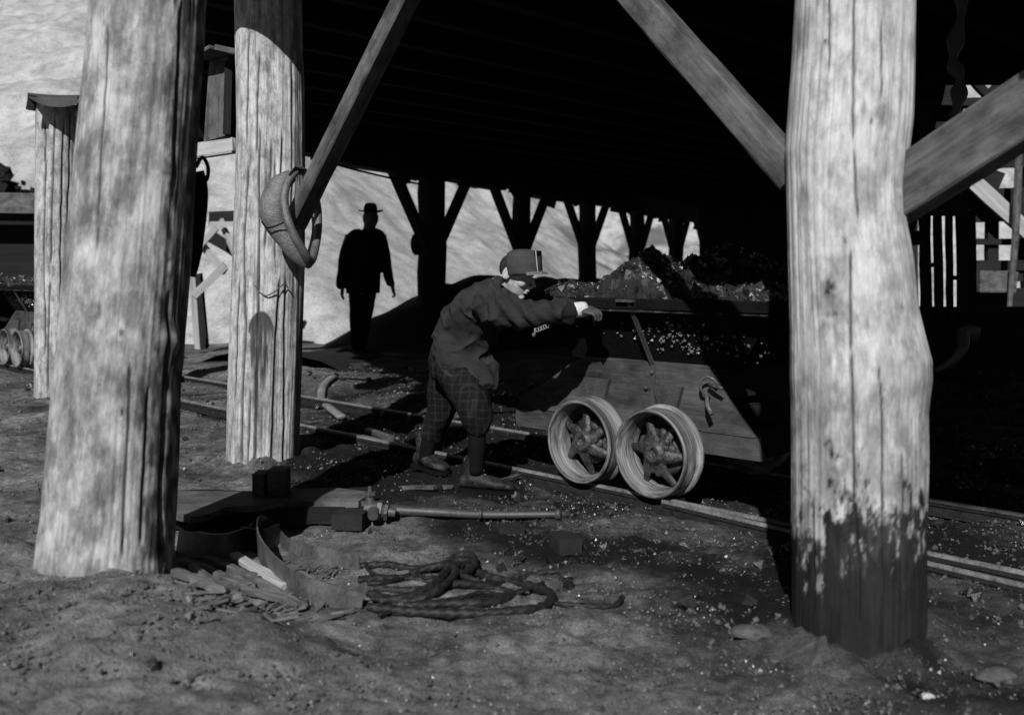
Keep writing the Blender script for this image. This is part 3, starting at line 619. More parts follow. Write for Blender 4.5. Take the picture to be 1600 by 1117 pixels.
# ================================================================== TRACK
tr = thing('railway_track', TN(-3, 3.655, 0), 'narrow iron track with worn rail heads that the coal car stands on', 'railway track')
def rail(nn, s0, s1, mb, mt, z=.022, curve=None):
    n_ = 60
    for i in range(n_):
        a = s0+(s1-s0)*i/n_; b = s0+(s1-s0)*(i+1)/n_
        na = nn(a) if callable(nn) else nn; nb = nn(b) if callable(nn) else nn
        pa = TN(a, na, z); pb = TN(b, nb, z)
        mt.beam(pa-np.array([0, 0, .006]), pb-np.array([0, 0, .006]), .014, .012)
        mb.beam(pa-np.array([0, 0, .019]), pb-np.array([0, 0, .019]), .022, .014); mb.beam(pa-np.array([0, 0, .04]), pb-np.array([0, 0, .04]), .009, .03); mb.beam(pa-np.array([0, 0, .059]), pb-np.array([0, 0, .059]), .055, .009)
RN = 3.26
for nn, s0, s1 in ((RN, -16, 1.5), (RN+.78, -16, 1.5), (lambda s: RN-.035-.14*max(0, min(1, (s+2.4)/2.0)), -2.4, 1.2)):
    a = MB(); b = MB(); rail(nn, s0, s1, a, b); r_ = obj('rail', a, 'rail', tr); obj('rail_head', b, 'railtop', r_, local=True) if False else None
    hd = obj('rail_head', b, 'railtop', tr)
s_ = -15.6
while s_ < 1.2:
    mb = MB(); mb.beam(TN(s_+random.uniform(-.03, .03), RN-.16, -.075), TN(s_+random.uniform(-.03, .03), RN+.95, -.075), .13, .07, jit=.006); obj('sleeper', mb, 'dark_wood', tr); s_ += .62
# old curved rail lying beside the track
mb = MB(); cp = [PG(525, 586, .03), PG(510, 597, .03), PG(503, 610, .03), PG(503, 624, .03), PG(515, 637, .03), PG(533, 651, .03)]
mb.tube(spline(cp, 6), [(.035, .02)]*31, 8, up=(0, 0, 1)); obj('curved_rail', mb, 'iron', None, 'short curved length of pale iron rail lying behind the boy', 'rail', smooth=True)
for (a, b, lb) in (((545, 680), (640, 698), 'loose iron bar alongside the near rail behind the boy\'s heels'), ((574, 672), (612, 684), 'short bright iron strip lying between the rails behind the boy')):
    mb = MB(); mb.beam(PG(*a, .02), PG(*b, .02), .035, .03, jit=.002, bev=.004, seg=4); obj('iron_bar', mb, 'band', None, lb, 'iron bar', 'loose iron bars by the track')

# ================================================================== COAL CAR
def make_wheel(parent, lx, ly, out, phase):
    """out = -1 or +1: side the outer face looks to (local y)"""
    R0 = .184; zc = R0+.0235-.0015; W = []
    we = bpy.data.objects.new('wheel', None); we.empty_display_size = .05
    we.location = (lx, ly, zc); link(we, parent)
    def lathe(mb, prof, seg=64):
        rings = []
        for (y, r) in prof: rings.append([(r*math.cos(2*math.pi*j/seg), out*y, r*math.sin(2*math.pi*j/seg)) for j in range(seg)])
        gc = [(y*1.0+r*1.0+lx*9, r*.6-y*.8, .055*math.cos(2*math.pi*j/seg)+.055*math.sin(2*math.pi*j/seg)) for (y, r) in prof for j in range(seg)]
        return mb.loft(rings, False, gc, close=True)
    mb = MB(); lathe(mb, [(.056, R0-.004), (.052, R0), (.046, R0+.0015), (.041, R0-.001), (.018, R0-.001), (.012, R0+.001), (-.004, R0), (-.018, R0+.001), (-.026, R0-.005), (-.034, R0+.002), (-.042, R0+.010), (-.050, R0+.0135), (-.062, R0+.011), (-.064, R0+.002), (-.060, .148), (-.02, .154), (.02, .162), (.046, .169), (.053, .172), (.056, .176)])
    o = obj('rim', mb, 'wheel_iron', we, smooth=True, local=True, angle=28)
    mb = MB(); lathe(mb, [(.022, .001), (.024, .014), (.034, .020), (.036, .036), (.028, .045), (.005, .050), (-.020, .060), (-.055, .062), (-.058, .02), (-.058, .001)], 28); obj('hub', mb, 'hub_iron', we, smooth=True, local=True, angle=40)
    mb = MB()                                                     # domed star of six tapered cast spokes
    for k in range(6):
        a = phase+k*math.pi/3; pts = []; rr = []
        for i in range(8):
            u = i/7; r = .030+.130*u; aa = a+.30*math.sin(u*1.6); pts.append((r*math.cos(aa), out*(.006-.040*u**1.2), r*math.sin(aa))); rr.append((.036-.026*u+.006*max(0, u-.8)*5, .016-.006*u))
        mb.tube(pts, rr, 10, up=(0, 1, 0))
    obj('spokes', mb, 'hub_iron', we, smooth=True, local=True)
    mb = MB(); lathe(mb, [(-.012, .045), (-.030, .080), (-.040, .108), (-.047, .108), (-.040, .080), (-.028, .045)], 40); obj('web', mb, 'hub_iron', we, smooth=True, local=True)
    mb = MB(); random.seed(int(lx*1000)+7*out)                    # grease and coal dust caked round the boss
    for k in range(9 if lx < 0 else 16):
        a = random.uniform(0, 6.28); q = random.uniform(.035, .085 if lx > 0 else .06); mb.ball((q*math.cos(a), out*(.004-.02*random.random()), q*math.sin(a)), (random.uniform(.018, .034), .014, random.uniform(.018, .034)), 9, 6, Matrix.Rotation(a, 3, 'Y'))
    obj('grease', mb, 'hub_iron', we, smooth=True, local=True)
    return we
def car_proto(cov):
    car = thing('coal_car', TN(-2.698, RN+.39, 0), cov, 'mine car', rz=math.atan2(T[1], T[0])); car['group'] = 'mine cars on the narrow track'
    wh = []
    for sx, ph in ((-.155, .35), (.243, .72)):
        for side in (-1, 1): wh.append(make_wheel(car, sx, side*.39, side, ph))
    for sx in (-.155, .243):
        mb = MB(); mb.tube([(sx, -.33, .206), (sx, .33, .206)], .024, 12); obj('axle', mb, 'dark_iron', car, local=True, smooth=True)
    for side in (-1, 1):
        f = lambda x, z, y, s=side: (x, s*y, z)
        mb = MB()   # two stacked sill boards with a seam between them
        lo = [(-.70, .205), (.69, .215), (.645, .300), (-.69, .296)]
        hi = [(-.685, .300), (.643, .304), (.53, .43), (.43, .575), (-.24, .575), (-.33, .535), (-.50, .43), (-.66, .355)]
        mb.prism(lo, .262, .300, f); mb.prism(hi, .258, .297, f)
        obj('sill_board', mb, 'grey_board', car, local=True)
    # flared hopper side and ends
    mb = MB(); zb, zt = .565, .845; x0b, x1b, x0t, x1t = -.34, .56, -.42, .84; yb, yt = .262, .435; th = .035
    def ring(z, x0, x1, y): return [(x0, -y, z), (x1, -y, z), (x1, y, z), (x0, y, z)]
    mb.loft([ring(zb, x0b, x1b, yb), ring(zt, x0t, x1t, yt), ring(zt, x0t+th, x1t-th, yt-th), ring(zb+.03, x0b+th, x1b-th, yb-th)], True)
    obj('hopper', mb, 'car_black', car, local=True)
    mb = MB()
    for side in (-1, 1): mb.beam((x0t-.01, side*(yt+.006), zt-.018), (x1t+.01, side*(yt+.006), zt-.018), .03, .05, bev=.006)
    for x in (x0t, x1t): mb.beam((x, -yt, zt-.02), (x, yt, zt-.02), .03, .05, bev=.006)
    obj('rim_bar', mb, 'car_black', car, local=True)
    for sx in (.15,):
        mb = MB(); mb.beam((sx, -yt-.030, .838), (sx+.006, -.303, .56), .022, .007, (0, 1, 0)); mb.beam((sx+.006, -.303, .565), (sx+.006, -.303, .24), .022, .007, (0, 1, 0)); mb.beam((sx-.06, -yt-.028, .842), (sx+.03, -yt-.028, .842), .03, .012)
        mb.ball((sx+.006, -.309, .53), .010, 8, 6); mb.ball((sx-.03, -.305, .46), .010, 8, 6); mb.ball((sx-.02, -.305, .27), .009, 8, 6)
        obj('iron_strap', mb, 'dark_iron', car, local=True)
    for sx in (-.155, .243):
        mb = MB(); mb.prism([(sx-.075, .48), (sx-.05, .40), (sx-.035, .25), (sx+.035, .25), (sx+.05, .40), (sx+.075, .48)], .300, .32, lambda x, z, y: (x, -y, z)); obj('axle_box', mb, 'dark_iron', car, local=True)
    mb = MB(); g2 = random.Random(77)
    for k in range(150):
        x = g2.choice([g2.gauss(.33, .11), g2.gauss(.33, .11), g2.uniform(-.34, .75)]); z = .70-.25*(x-.2)*.4+g2.gauss(0, .035); z = min(max(z, .60), .80)
        random.seed(k); mb.shard((x, -(.262+(z-.565)/.28*.173)-.003, z), g2.uniform(.003, .011))
    obj('clinging_coal', mb, 'glint', car, local=True, kind='stuff')
    # hook and pin on the sill, chain ring on the end
    mb = MB(); hk = [(.455, -.315, .455), (.435, -.34, .475), (.43, -.345, .51), (.455, -.345, .535), (.485, -.34, .53), (.50, -.33, .51)]
    mb.tube(spline(hk, 5), .0065, 8); mb.tube([(.46, -.33, .505), (.50, -.345, .50), (.545, -.36, .497)], [.008, .008, .006], 8); mb.tube([(.45, -.33, .46), (.475, -.36, .42), (.50, -.37, .39)], [.009, .010, .010], 8)
    obj('hook', mb, 'band', car, local=True, smooth=True)
    mb = MB(); c = (-.40, -.47, .70)
    mb.tube([(c[0]+.033*math.cos(a)*.8, c[1]-.033*math.cos(a)*.6, c[2]+.033*math.sin(a)) for a in np.linspace(-2.4, 2.2, 16)], .0055, 7)
    for i in range(5): mb.tube([(c[0]+.04+.016*i, c[1]-.01-.004*i, c[2]+.004+.006*i+.007*math.sin(q)) if False else (c[0]+.04+.016*i+.011*math.cos(q), c[1]-.02, c[2]+.005*i+.009*math.sin(q)) for q in np.linspace(0, 5.5, 8)], .003, 6)
    obj('chain_ring', mb, 'iron', car, local=True, smooth=True)
    mb = MB(); mb.beam((-.66, 0, .33), (.64, 0, .33), .12, .14); mb.beam((-.66, -.255, .28), (-.66, .255, .28), .07, .12); mb.beam((.64, -.255, .28), (.64, .255, .28), .07, .12); mb.beam((-.3, 0, .5), (.5, 0, .5), .5, .12)
    obj('underframe', mb, 'dark_wood', car, local=True)
    return car
M['car_black'] = material('coal_blackened_hopper', 0.004, 0.011, (9, 9, 9), (80, 80, 80), 0.95, 0.6, 0.01, None, spec=0.03)
def tree_copy(o, parent=None):
    c = o.copy(); scene.collection.objects.link(c); c.parent = parent
    for ch in o.children: tree_copy(ch, c)
    return c
car = car_proto('mine car with two bright spoked wheels, heaped with coal, that the boy is pushing')
def heap(name, off, peaks, label, base=.845, seed=0, res=(200, 120), lumps=2600):
    """a load of broken coal sitting in a hopper; local car coordinates"""
    x = np.linspace(-.40, .82, res[0]); y = np.linspace(-.455, .455, res[1]); X, Y = np.meshgrid(x, y)
    Z = base+.02*fbm(X*5, Y*5, 0, 3, 200+seed)
    for (px_, py_, h, rx, ry) in peaks: Z = np.maximum(Z, base+h*np.clip(1-np.sqrt(((X-px_)/rx)**2+((Y-py_)/ry)**2), 0, 1)**.85)
    Z = Z+.022*fbm(X*9, Y*9, 0, 4, 310+seed)+.010*fbm(X*38, Y*38, 0, 3, 320+seed)
    edge = ss(0, .04, .455-np.abs(Y))*ss(0, .04, X+.40)*ss(0, .04, .82-X); Z = base-.05+(Z-base+.05)*edge
    lx_, ly_ = X.ravel(), Y.ravel(); mb = MB(); nr_, nc_ = X.shape; idx = np.arange(nr_*nc_).reshape(nr_, nc_)
    q_ = np.stack([idx[:-1, :-1], idx[:-1, 1:], idx[1:, 1:], idx[1:, :-1]], -1).reshape(-1, 4)
    V = np.stack([T[0]*X+N[0]*Y, T[1]*X+N[1]*Y, Z], -1).reshape(-1, 3)
    mb.add(V.tolist(), q_.tolist()); g_ = random.Random(400+seed)
    for k in range(lumps):
        i_, j_ = g_.randrange(3, nr_-3), g_.randrange(3, nc_-3); r_ = .006+.020*g_.random()**2.6
        random.seed(k+seed*999); mb.shard(V[idx[i_, j_]]+np.array([0, 0, r_*.2]), r_)
    for k in range(90):
        i_, j_ = g_.randrange(6, nr_-6), g_.randrange(6, nc_-6); r_ = g_.uniform(.022, .048); random.seed(k+7+seed*99); mb.shard(V[idx[i_, j_]]+np.array([0, 0, r_*.15]), r_)
    o_ = obj(name, mb, 'coal', None, label, 'coal', kind='stuff', origin=(0, 0, 0)); o_.location = tuple(off); return o_
co = TN(-2.698, RN+.39, 0)
heap('coal_load', co, [(.11, -.27, .235, .25, .34), (.0, -.24, .12, .26, .3), (-.26, -.30, .06, .22, .18), (.45, .0, .04, .5, .4), (.74, -.25, .05, .2, .3)], 'glinting heap of broken coal piled to a peak in the car the boy pushes')
# other cars on the same track, far left, and one in the dark beyond
for i, (s_, nn, lb, hl) in enumerate([(-2.698-7.96, RN+.39, 'small loaded mine car at the far left edge, half hidden by the capped post', 'pale-topped coal in the small car half hidden by the capped post'),
                                      (-2.698-9.75, RN+.39, 'second small mine car, cut off by the left edge of the photograph', 'coal heaped in the car cut off by the left edge'),
                                      (-3.9, RN+2.6, 'mine car lost in the gloom beyond the coal peak, heaped black', 'black mound of coal in the shaded car beyond the coal peak')]):
    c2 = tree_copy(car); c2.location = tuple(TN(s_, nn, 0)); c2['label'] = lb
    heap('coal_load', TN(s_, nn, 0), [(.1, 0, (.07, .09, .32)[i], .7, .5)], hl, seed=i+3, res=(70, 44), lumps=500)

# ================================================================== LOOSE COAL, CHIPS, PEBBLES
def scatter(name, n, mat, rmin, rmax, dens, label, cat, seed, power=2.2, smooth=False):
    g_ = np.random.default_rng(seed); X = np.zeros(0); D_ = np.zeros(0)
    while len(X) < n:
        d = 1.6+8.5*g_.random(4*n)**1.7; px = g_.uniform(-80, 1680, 4*n); x = (px-CX)/F*d; ok = g_.random(4*n) < dens(x, d, px)
        X = np.append(X, x[ok]); D_ = np.append(D_, d[ok])
    X, D_ = X[:n], D_[:n]; r = (rmin+(rmax-rmin)*g_.random(n)**power)*(.75+.09*D_)
    Z = gz(X, D_)+r*.35; q = g_.normal(size=(n, 4)); q /= np.linalg.norm(q, axis=1)[:, None]; w_, a, b, c = q.T
    Rm = np.stack([1-2*(b*b+c*c), 2*(a*b-c*w_), 2*(a*c+b*w_), 2*(a*b+c*w_), 1-2*(a*a+c*c), 2*(b*c-a*w_), 2*(a*c-b*w_), 2*(b*c+a*w_), 1-2*(a*a+b*b)], 1).reshape(n, 3, 3)
    base = np.array([(1, 0, 0), (0, 1, 0), (-1, 0, 0), (0, -1, 0), (0, 0, 1), (0, 0, -1)], float)
    v = base[None]*(g_.uniform(.5, 1.25, (n, 6))*r[:, None])[..., None]; v = np.einsum('nij,nkj->nki', Rm, v)+np.stack([X, D_, Z], 1)[:, None]
    fb = np.array([(0, 1, 4), (1, 2, 4), (2, 3, 4), (3, 0, 4), (1, 0, 5), (2, 1, 5), (3, 2, 5), (0, 3, 5)]); f = (fb[None]+6*np.arange(n)[:, None, None]).reshape(-1, 3)
    me = bpy.data.meshes.new(name); me.from_pydata(v.reshape(-1, 3).tolist(), [], f.tolist()); me.materials.append(M[mat]); setattr_vec(me, v.reshape(-1, 3)); me.update()
    return link(bpy.data.objects.new(name, me), None, label, cat, kind='stuff')
def dn(x, d, px):
    n = x*N[0]+d*N[1]; v = .10+.9*ss(1.8, 2.6, n)*np.where(px > 240, 1, .3)
    clump = ss(-.2, .7, fbm(x*2.3, d*2.3, 0, 3, 77)); return v*(.25+.75*clump)
scatter('coal_chips', 12000, 'chips', .0015, .009, dn, 'glinting chips of coal strewn over the ground along the track', 'coal chips', 5)
scatter('pale_pebbles', 220, 'pebble', .002, .008, lambda x, d, px: .15+.85*ss(.1, .7, fbm(x*1.7, d*1.7, 0, 2, 99)), 'scattered pale pebbles and chips on the trodden earth', 'pebbles', 6, 3)
scatter('coal_grit', 20000, 'chips', .0012, .0045, dn, 'fine glinting coal grit ground into the dirt by the track', 'grit', 15, 1.4)
scatter('pale_grit', 7000, 'clod_pale', .001, .0045, lambda x, d, px: .12+.88*ss(.0, .7, fbm(x*2.1, d*2.1, 0, 3, 96)), 'fine pale grit scattered over the whole yard', 'grit', 16, 2)
scatter('coal_lumps', 420, 'coal', .012, .032, lambda x, d, px: dn(x, d, px)*np.where(d > 2.8, 1, .25), 'fist-sized and smaller coal lumps lying about the track', 'coal lumps', 8)
scatter('earth_clods', 12000, 'clod', .002, .011, lambda x, d, px: .25+.75*ss(-.1, .6, fbm(x*1.9, d*1.9, 0, 3, 97)), 'crumbly clods of cinder earth littering the yard', 'clods', 9, 3)
random.seed(11)
def stone(px, py, r, mat, label, flat=.45, rz=0.0, cat='stone', name='stone', group=None):
    mb = MB(); p = PG(px, py); bm = bmesh.new(); bmesh.ops.create_icosphere(bm, subdivisions=3, radius=1)
    vs = [v.co.copy() for v in bm.verts]; fs = [tuple(v.index for v in f.verts) for f in bm.faces]; bm.free()
    sd_ = random.randint(0, 999); out = []
    for v in vs:
        k_ = 1+.3*float(vnoise(v.x*1.4+sd_, v.y*1.4, v.z*1.4, 3))+.12*float(vnoise(v.x*4+sd_, v.y*4, v.z*4, 4))
        x, y, z = v.x*r[0]*k_, v.y*r[1]*k_, v.z*r[2]*k_; z = max(z, -r[2]*.3)
        out.append((p[0]+x*math.cos(rz)-y*math.sin(rz), p[1]+x*math.sin(rz)+y*math.cos(rz), gz1(p[0], p[1])+z+r[2]*.2))
    mb.add(out, fs); return obj(name, mb, mat, None, label, cat, group)
M['stone_dark'] = material('dark_stone', 0.02, 0.09, (12, 12, 12), (70, 70, 70), .85, .5, .008, None)
M['stone'] = material('grey_stone', 0.08, 0.2, (12, 12, 12), (70, 70, 70), .85, .5, .008, None)
stone(1175, 992, (.06, .035, .022), 'stone_dark', 'dark lump of rock left of the right-hand post\'s foot')
stone(1556, 1060, (.05, .03, .022), 'stone_dark', 'grey stone at the bottom right corner')
stone(1450, 1090, (.016, .010, .008), 'pebble', 'small pale pebble near the bottom right')
mb = MB(); a = PG(1215, 1030); b = PG(1262, 1050); c = PG(1300, 1035); z0 = .012
mb.add([a+[0, 0, .0], b, c, a+[.02, .05, .02], b+[.01, .06, .03], c+[-.005, .03, .055]], [(0, 1, 4, 3), (1, 2, 5, 4), (3, 4, 5), (0, 3, 5, 2), (0, 2, 1)])
obj('slate_shard', mb, 'stone_dark', None, 'upright triangular shard of slate leaning at the right-hand post\'s foot', 'stone')

# ================================================================== SCRAP IN THE FOREGROUND
random.seed(21)
slab = thing('broken_platform', PG(400, 805), 'low broken plank platform on black timbers beside the big left post', 'platform')
def pgp(l, z): return [tuple(PG(px, py, z)[:2]) for px, py in l]
mb = MB(); mb.prism(pgp([(215, 764), (398, 768), (520, 766), (585, 770), (560, 786), (450, 792), (398, 797), (352, 799), (326, 812), (298, 818), (262, 806), (215, 806)], .085), .06, .085)
obj('planks', mb, 'brace', slab)
mb = MB(); mb.beam(PG(225, 812, .03), PG(575, 800, .03), .10, .07, jit=.01, seg=4); mb.beam(PG(225, 785, .03), PG(575, 780, .03), .12, .07, jit=.01, seg=4); obj('bearer', mb, 'dark_wood', slab)
mb = MB(); p = PG(420, 775, .085)
for (x0, x1, y0, y1, h) in ((-.055, -.01, -.04, .05, .085), (.005, .075, -.04, .05, .10)):
    mb.prism([(p[0]+x0, p[1]+y0), (p[0]+x1, p[1]+y0), (p[0]+x1, p[1]+y1), (p[0]+x0, p[1]+y1)], .086, .086+h)
obj('wood_block', mb, 'grey_board', None, 'small notched wooden block standing on the platform at the collar post\'s foot', 'block')
# upright iron bands
def band(name, pix, hts, label, mat='band', th=.006, n=8):
    pts = [np.append(PG(x, y)[:2], 0) for x, y in pix]; sp = spline(pts, n); hh = np.interp(np.linspace(0, 1, len(sp)), np.linspace(0, 1, len(hts)), hts)
    rings = []
    for i, p in enumerate(sp):
        d = sp[min(i+1, len(sp)-1)]-sp[max(i-1, 0)]; d = d/np.linalg.norm(d); nn_ = np.array([-d[1], d[0], 0])*th/2; z0 = gz1(p[0], p[1])-.003+.012*math.sin(i*.12)
        tl = .012*nn_/np.linalg.norm(nn_)
        rings.append([p-nn_+[0, 0, z0], p+nn_+[0, 0, z0], p+nn_+tl+[0, 0, z0+hh[i]], p-nn_+tl+[0, 0, z0+hh[i]]])
    mb = MB(); mb.loft(rings); return obj(name, mb, mat, None, label, 'iron hoop')
hp = [(562, 891, 562, 868), (520, 884, 520, 858), (480, 873, 480, 849), (448, 860, 450, 840), (428, 850, 432, 822), (414, 847, 415, 806), (405, 858, 404, 808), (406, 878, 402, 826), (419, 900, 412, 848), (444, 921, 434, 872), (476, 938, 468, 896), (516, 948, 513, 911), (565, 949, 568, 926)]
bo = []; to = []
for x0, y0, x1, y1 in hp:
    p = PG(x0, y0); bo.append(p); to.append(P(x1, y1, p[1]+.004))
bo = spline(bo, 7); to = spline(to, 7); rg = []
for i in range(len(bo)):
    d = bo[min(i+1, len(bo)-1)]-bo[max(i-1, 0)]; d = d/np.linalg.norm(d); q = np.array([-d[1], d[0], 0])*.003
    rg.append([bo[i]-q, bo[i]+q, to[i]+q, to[i]-q])
mb = MB(); mb.loft(rg); obj('iron_hoop', mb, 'band', None, 'large sprung iron hoop curling open beside the tangle of rope', 'iron hoop')
band('iron_hoop', [(276, 862), (296, 874), (330, 878), (362, 872), (388, 858), (400, 846)], [.085]*4, 'short curved iron band standing under the broken platform')
band('iron_hoop', [(372, 852), (410, 862), (440, 852)], [.07]*4, 'dark curved iron band tucked behind the large hoop', 'dark_iron')
# slats and sticks fanned on the ground
# sl
sl = [((286, 876), (392, 918), .028), ((300, 886), (372, 934), .022), ((322, 872), (398, 902), .022), ((366, 868), (448, 915), .030), ((345, 880), (432, 925), .024), ((300, 905), (352, 922), .020), ((380, 920), (452, 938), .018), ((272, 893), (330, 912), .018), ((398, 905), (470, 948), .02)]
slb = ['longest dirty slat fanned out from the big left post', 'dark slat beneath the longest one by the left post', 'short slat lying just under the iron band', 'pale-edged square stick leaning at the large hoop\'s left side', 'middle slat of the fan left of the large hoop', 'short splinter near the big left post\'s foot', 'small flat chip of wood in front of the slat fan', 'stub of wood touching the big left post\'s foot', 'thin stick slipping under the front of the large hoop']
for (a, b, w_), lb in zip(sl, slb):
    mb = MB(); mb.beam(PG(*a, .030), PG(*b, .022), w_*1.15, .020, jit=.003, seg=5, bev=.003); obj('slat', mb, 'pale_board' if 'pale' in lb else 'dirty_board', None, lb, 'wooden slat', 'wooden slats fanned by the left post')
mb = MB()
for i in range(150):
    p = PG(random.uniform(280, 520), random.uniform(885, 975)); r = random.uniform(.003, .012)
    if random.random() < .22: mb.shard((p[0], p[1], gz1(p[0], p[1])+r*.3), r)
    else:
        a = random.uniform(0, 3.1); L_ = random.uniform(.03, .10); mb.beam((p[0], p[1], gz1(p[0], p[1])+.005), (p[0]+L_*math.cos(a), p[1]+L_*math.sin(a), gz1(p[0], p[1])+.008), .006, .004)
obj('wood_litter', mb, 'dirty_board', None, 'splinters and shavings littered in front of the fanned slats', 'litter', kind='stuff')
# rope tangle
def rope(pix, r, label, mat='rope', lift=0.0):
    pts = [np.append(PG(x, y, .02)[:2], .0) for x, y, *_ in pix]; zz = [(q[2] if len(q) > 2 else 0)+r*.9 for q in pix]
    for p, z in zip(pts, zz): p[2] = gz1(p[0], p[1])+z+lift
    sp = spline(pts, 26); mb = MB(); ph = random.random()*6; acc = 0; rings = []; gs = []
    for i, p in enumerate(sp):
        d = sp[min(i+1, len(sp)-1)]-sp[max(i-1, 0)]; d = d/np.linalg.norm(d); sx = np.cross(d, [0, 0, 1]); sx /= np.linalg.norm(sx); u = np.cross(sx, d)
        if i: acc += float(np.linalg.norm(p-sp[i-1]))
        k_ = 1+.10*math.sin(acc*37+ph)+.06*math.sin(acc*111)
        rr = [r*k_*(1+.10*math.cos(3*q-acc*170)) for q in [2*math.pi*j/15 for j in range(15)]]
        rings.append([p+sx*(rr[j]*math.cos(2*math.pi*j/15))+u*(rr[j]*math.sin(2*math.pi*j/15)) for j in range(15)])
        gs += [(p[0], p[1], p[2]+j*.003) for j in range(15)]
    mb.loft(rings, True, gs)
    return obj('rope', mb, mat, None, label, 'rope', 'tangled lengths of old wire rope', smooth=True)
rope([(575, 944), (640, 951), (740, 954), (825, 948), (860, 936), (856, 920), (812, 908), (765, 898), (728, 886, .01), (705, 893, .02), (680, 912, .01), (640, 928), (592, 934)], .0135, 'thickest rope, making the wide outer loop of the tangle')
rope([(560, 902), (620, 898), (690, 904), (730, 898, .02), (742, 884, .02), (715, 876, .01), (660, 884), (600, 878), (560, 880)], .012, 'rope forming the upper knotted loop of the tangle')
rope([(585, 914), (650, 918), (720, 912, .01), (778, 916), (800, 925), (770, 936), (700, 938), (630, 942)], .012, 'rope lying flat through the middle of the tangle')
rope([(700, 895, .02), (730, 908, .025), (765, 912, .01), (800, 900), (838, 890), (878, 886)], .0085, 'thin rope end straying up to the right of the tangle')
rope([(852, 934), (890, 938), (930, 941), (962, 938), (972, 926)], .0085, 'rope end curling up at the far right of the tangle')
rope([(700, 872), (718, 868, .01), (738, 874, .02), (740, 890, .02), (722, 896, .01), (706, 888, .01), (704, 876)], .012, 'frayed knot of rope at the top right of the tangle')
rope([(575, 922), (640, 934), (690, 922, .02), (712, 902, .03), (690, 888, .02), (640, 890)], .011, 'rope looped over the others at the left of the tangle')
random.seed(33)
for i, (x0, y0, x1, y1, lb) in enumerate([(572, 908, 760, 897, 'thin strand running through the upper part of the tangle'), (580, 928, 800, 931, 'thin strand crossing the middle of the tangle'), (600, 952, 820, 925, 'thin strand slanting over the thick outer loop'),
                       (566, 886, 700, 909, 'thin strand leaving the top end of the large hoop'), (690, 945, 845, 905, 'thin strand bridging the right side of the thick loop')]):
    rope([(x0+(x1-x0)*q_/6+random.uniform(-8, 8), y0+(y1-y0)*q_/6+random.uniform(-9, 9), .015*random.random()) for q_ in range(7)], .006, lb)
# iron rod with valve head
vr = thing('iron_rod', PG(580, 800), 'long iron rod with a heavy jointed head lying in front of the boy\'s boots', 'iron rod')
mb = MB(); mb.tube(spline([PG(600, 796, .035), PG(680, 800, .03), (PG(760, 804, .025)), PG(890, 803, .02)], 5), [.019-.0004*i for i in range(16)], 10); mb.tube([PG(748, 803, .03), PG(752, 803, .03)], .020, 10); mb.tube([PG(868, 803, .03), PG(876, 803, .03)], .021, 10); obj('rod', mb, 'dark_iron', vr, smooth=True)
mb = MB(); c = PG(590, 797, .055); ax_ = nrm0 = np.array([1, -.06, -.12]); ax_ = ax_/np.linalg.norm(ax_)
mb.tube([c-ax_*.05, c-ax_*.02, c+ax_*.0], [.028, .036, .034], 14); mb.tube([c, c+ax_*.018], [.040, .040], 6); mb.tube([c+ax_*.018, c+ax_*.030], [.030, .024], 12); mb.tube([c+ax_*.030, c+ax_*.042], [.036, .033], 6); mb.tube([c+ax_*.04, c+ax_*.07], [.020, .017], 12)
mb.tube([c-ax_*.03+[0, 0, .02], c-ax_*.03+[0, 0, .055]], [.020, .016], 12); mb.tube([c-ax_*.03+[0, 0, .055], c-ax_*.03+[0, 0, .066]], [.026, .024], 6); mb.tube([c-ax_*.03+[0, 0, .066], c-ax_*.03+[0, 0, .088]], [.009, .007], 10)
mb.tube([c-ax_*.01+[0, -.03, 0], c-ax_*.01+[0, -.062, -.006]], [.024, .020], 12)
obj('head', mb, 'dark_iron', vr, smooth=True, angle=35)
mb = MB(); rg = []
for p_, h_ in zip(spline([PG(472, 786, .07), PG(492, 783, .08), PG(520, 790, .07), (PG(550, 792, .065)), PG(580, 792, .06)], 5), np.linspace(.022, .05, 21)): rg.append([p_+[0, -.004, -h_/2], p_+[0, .004, -h_/2], p_+[0, .004, h_/2], p_+[0, -.004, h_/2]])
mb.loft(rg); obj('clevis', mb, 'band', vr)
mb = MB(); p = PG(545, 838); mb.prism([(p[0]-.07, p[1]+.03), (p[0]+.045, p[1]+.02), (p[0]+.055, p[1]+.12), (p[0]-.06, p[1]+.13)], .0, .058); obj('wood_block', mb, 'sooty', None, 'dark squared block propping up the iron rod\'s head', 'block')
for (px, py, w_, dp, h, lb) in ((892, 868, .085, .10, .035, 'dark squared block half sunk in the coal dirt below the first wheel'), (800, 835, .10, .08, .018, 'low flat block in the dirt below the rod\'s thin end')):
    p = PG(px, py); q_ = .5; mb = MB(); f = lambda x, y, z, p=p: (p[0]+x*math.cos(.35)-y*math.sin(.35), p[1]+x*math.sin(.35)+y*math.cos(.35), z)
    mb.prism([(-w_/2, 0), (w_/2, 0), (w_/2*1.02, dp), (-w_/2*.96, dp)], -.02, h, f); obj('wood_block', mb, 'sooty', None, lb, 'block')
mb = MB()
for i in range(9): mb.tube([PG(905+i*3, 1005, 0), PG(905+i*3, 1004, 0)], .001) if False else None
for (px, py, a, lb) in ((650, 758, 2, 'loose stick on the ground behind the boy\'s rear boot'), (795, 750, 1, 'short stick by the toe of the boy\'s front boot')):
    mb = MB(); mb.beam(PG(px-18 if a == 1 else px-20, py+4, .012), PG(px+20 if a == 1 else px+56, py-8 if a == 1 else py+2, .015), .022, .018, jit=.003, seg=4); obj('stick', mb, 'brace', None, lb, 'stick')

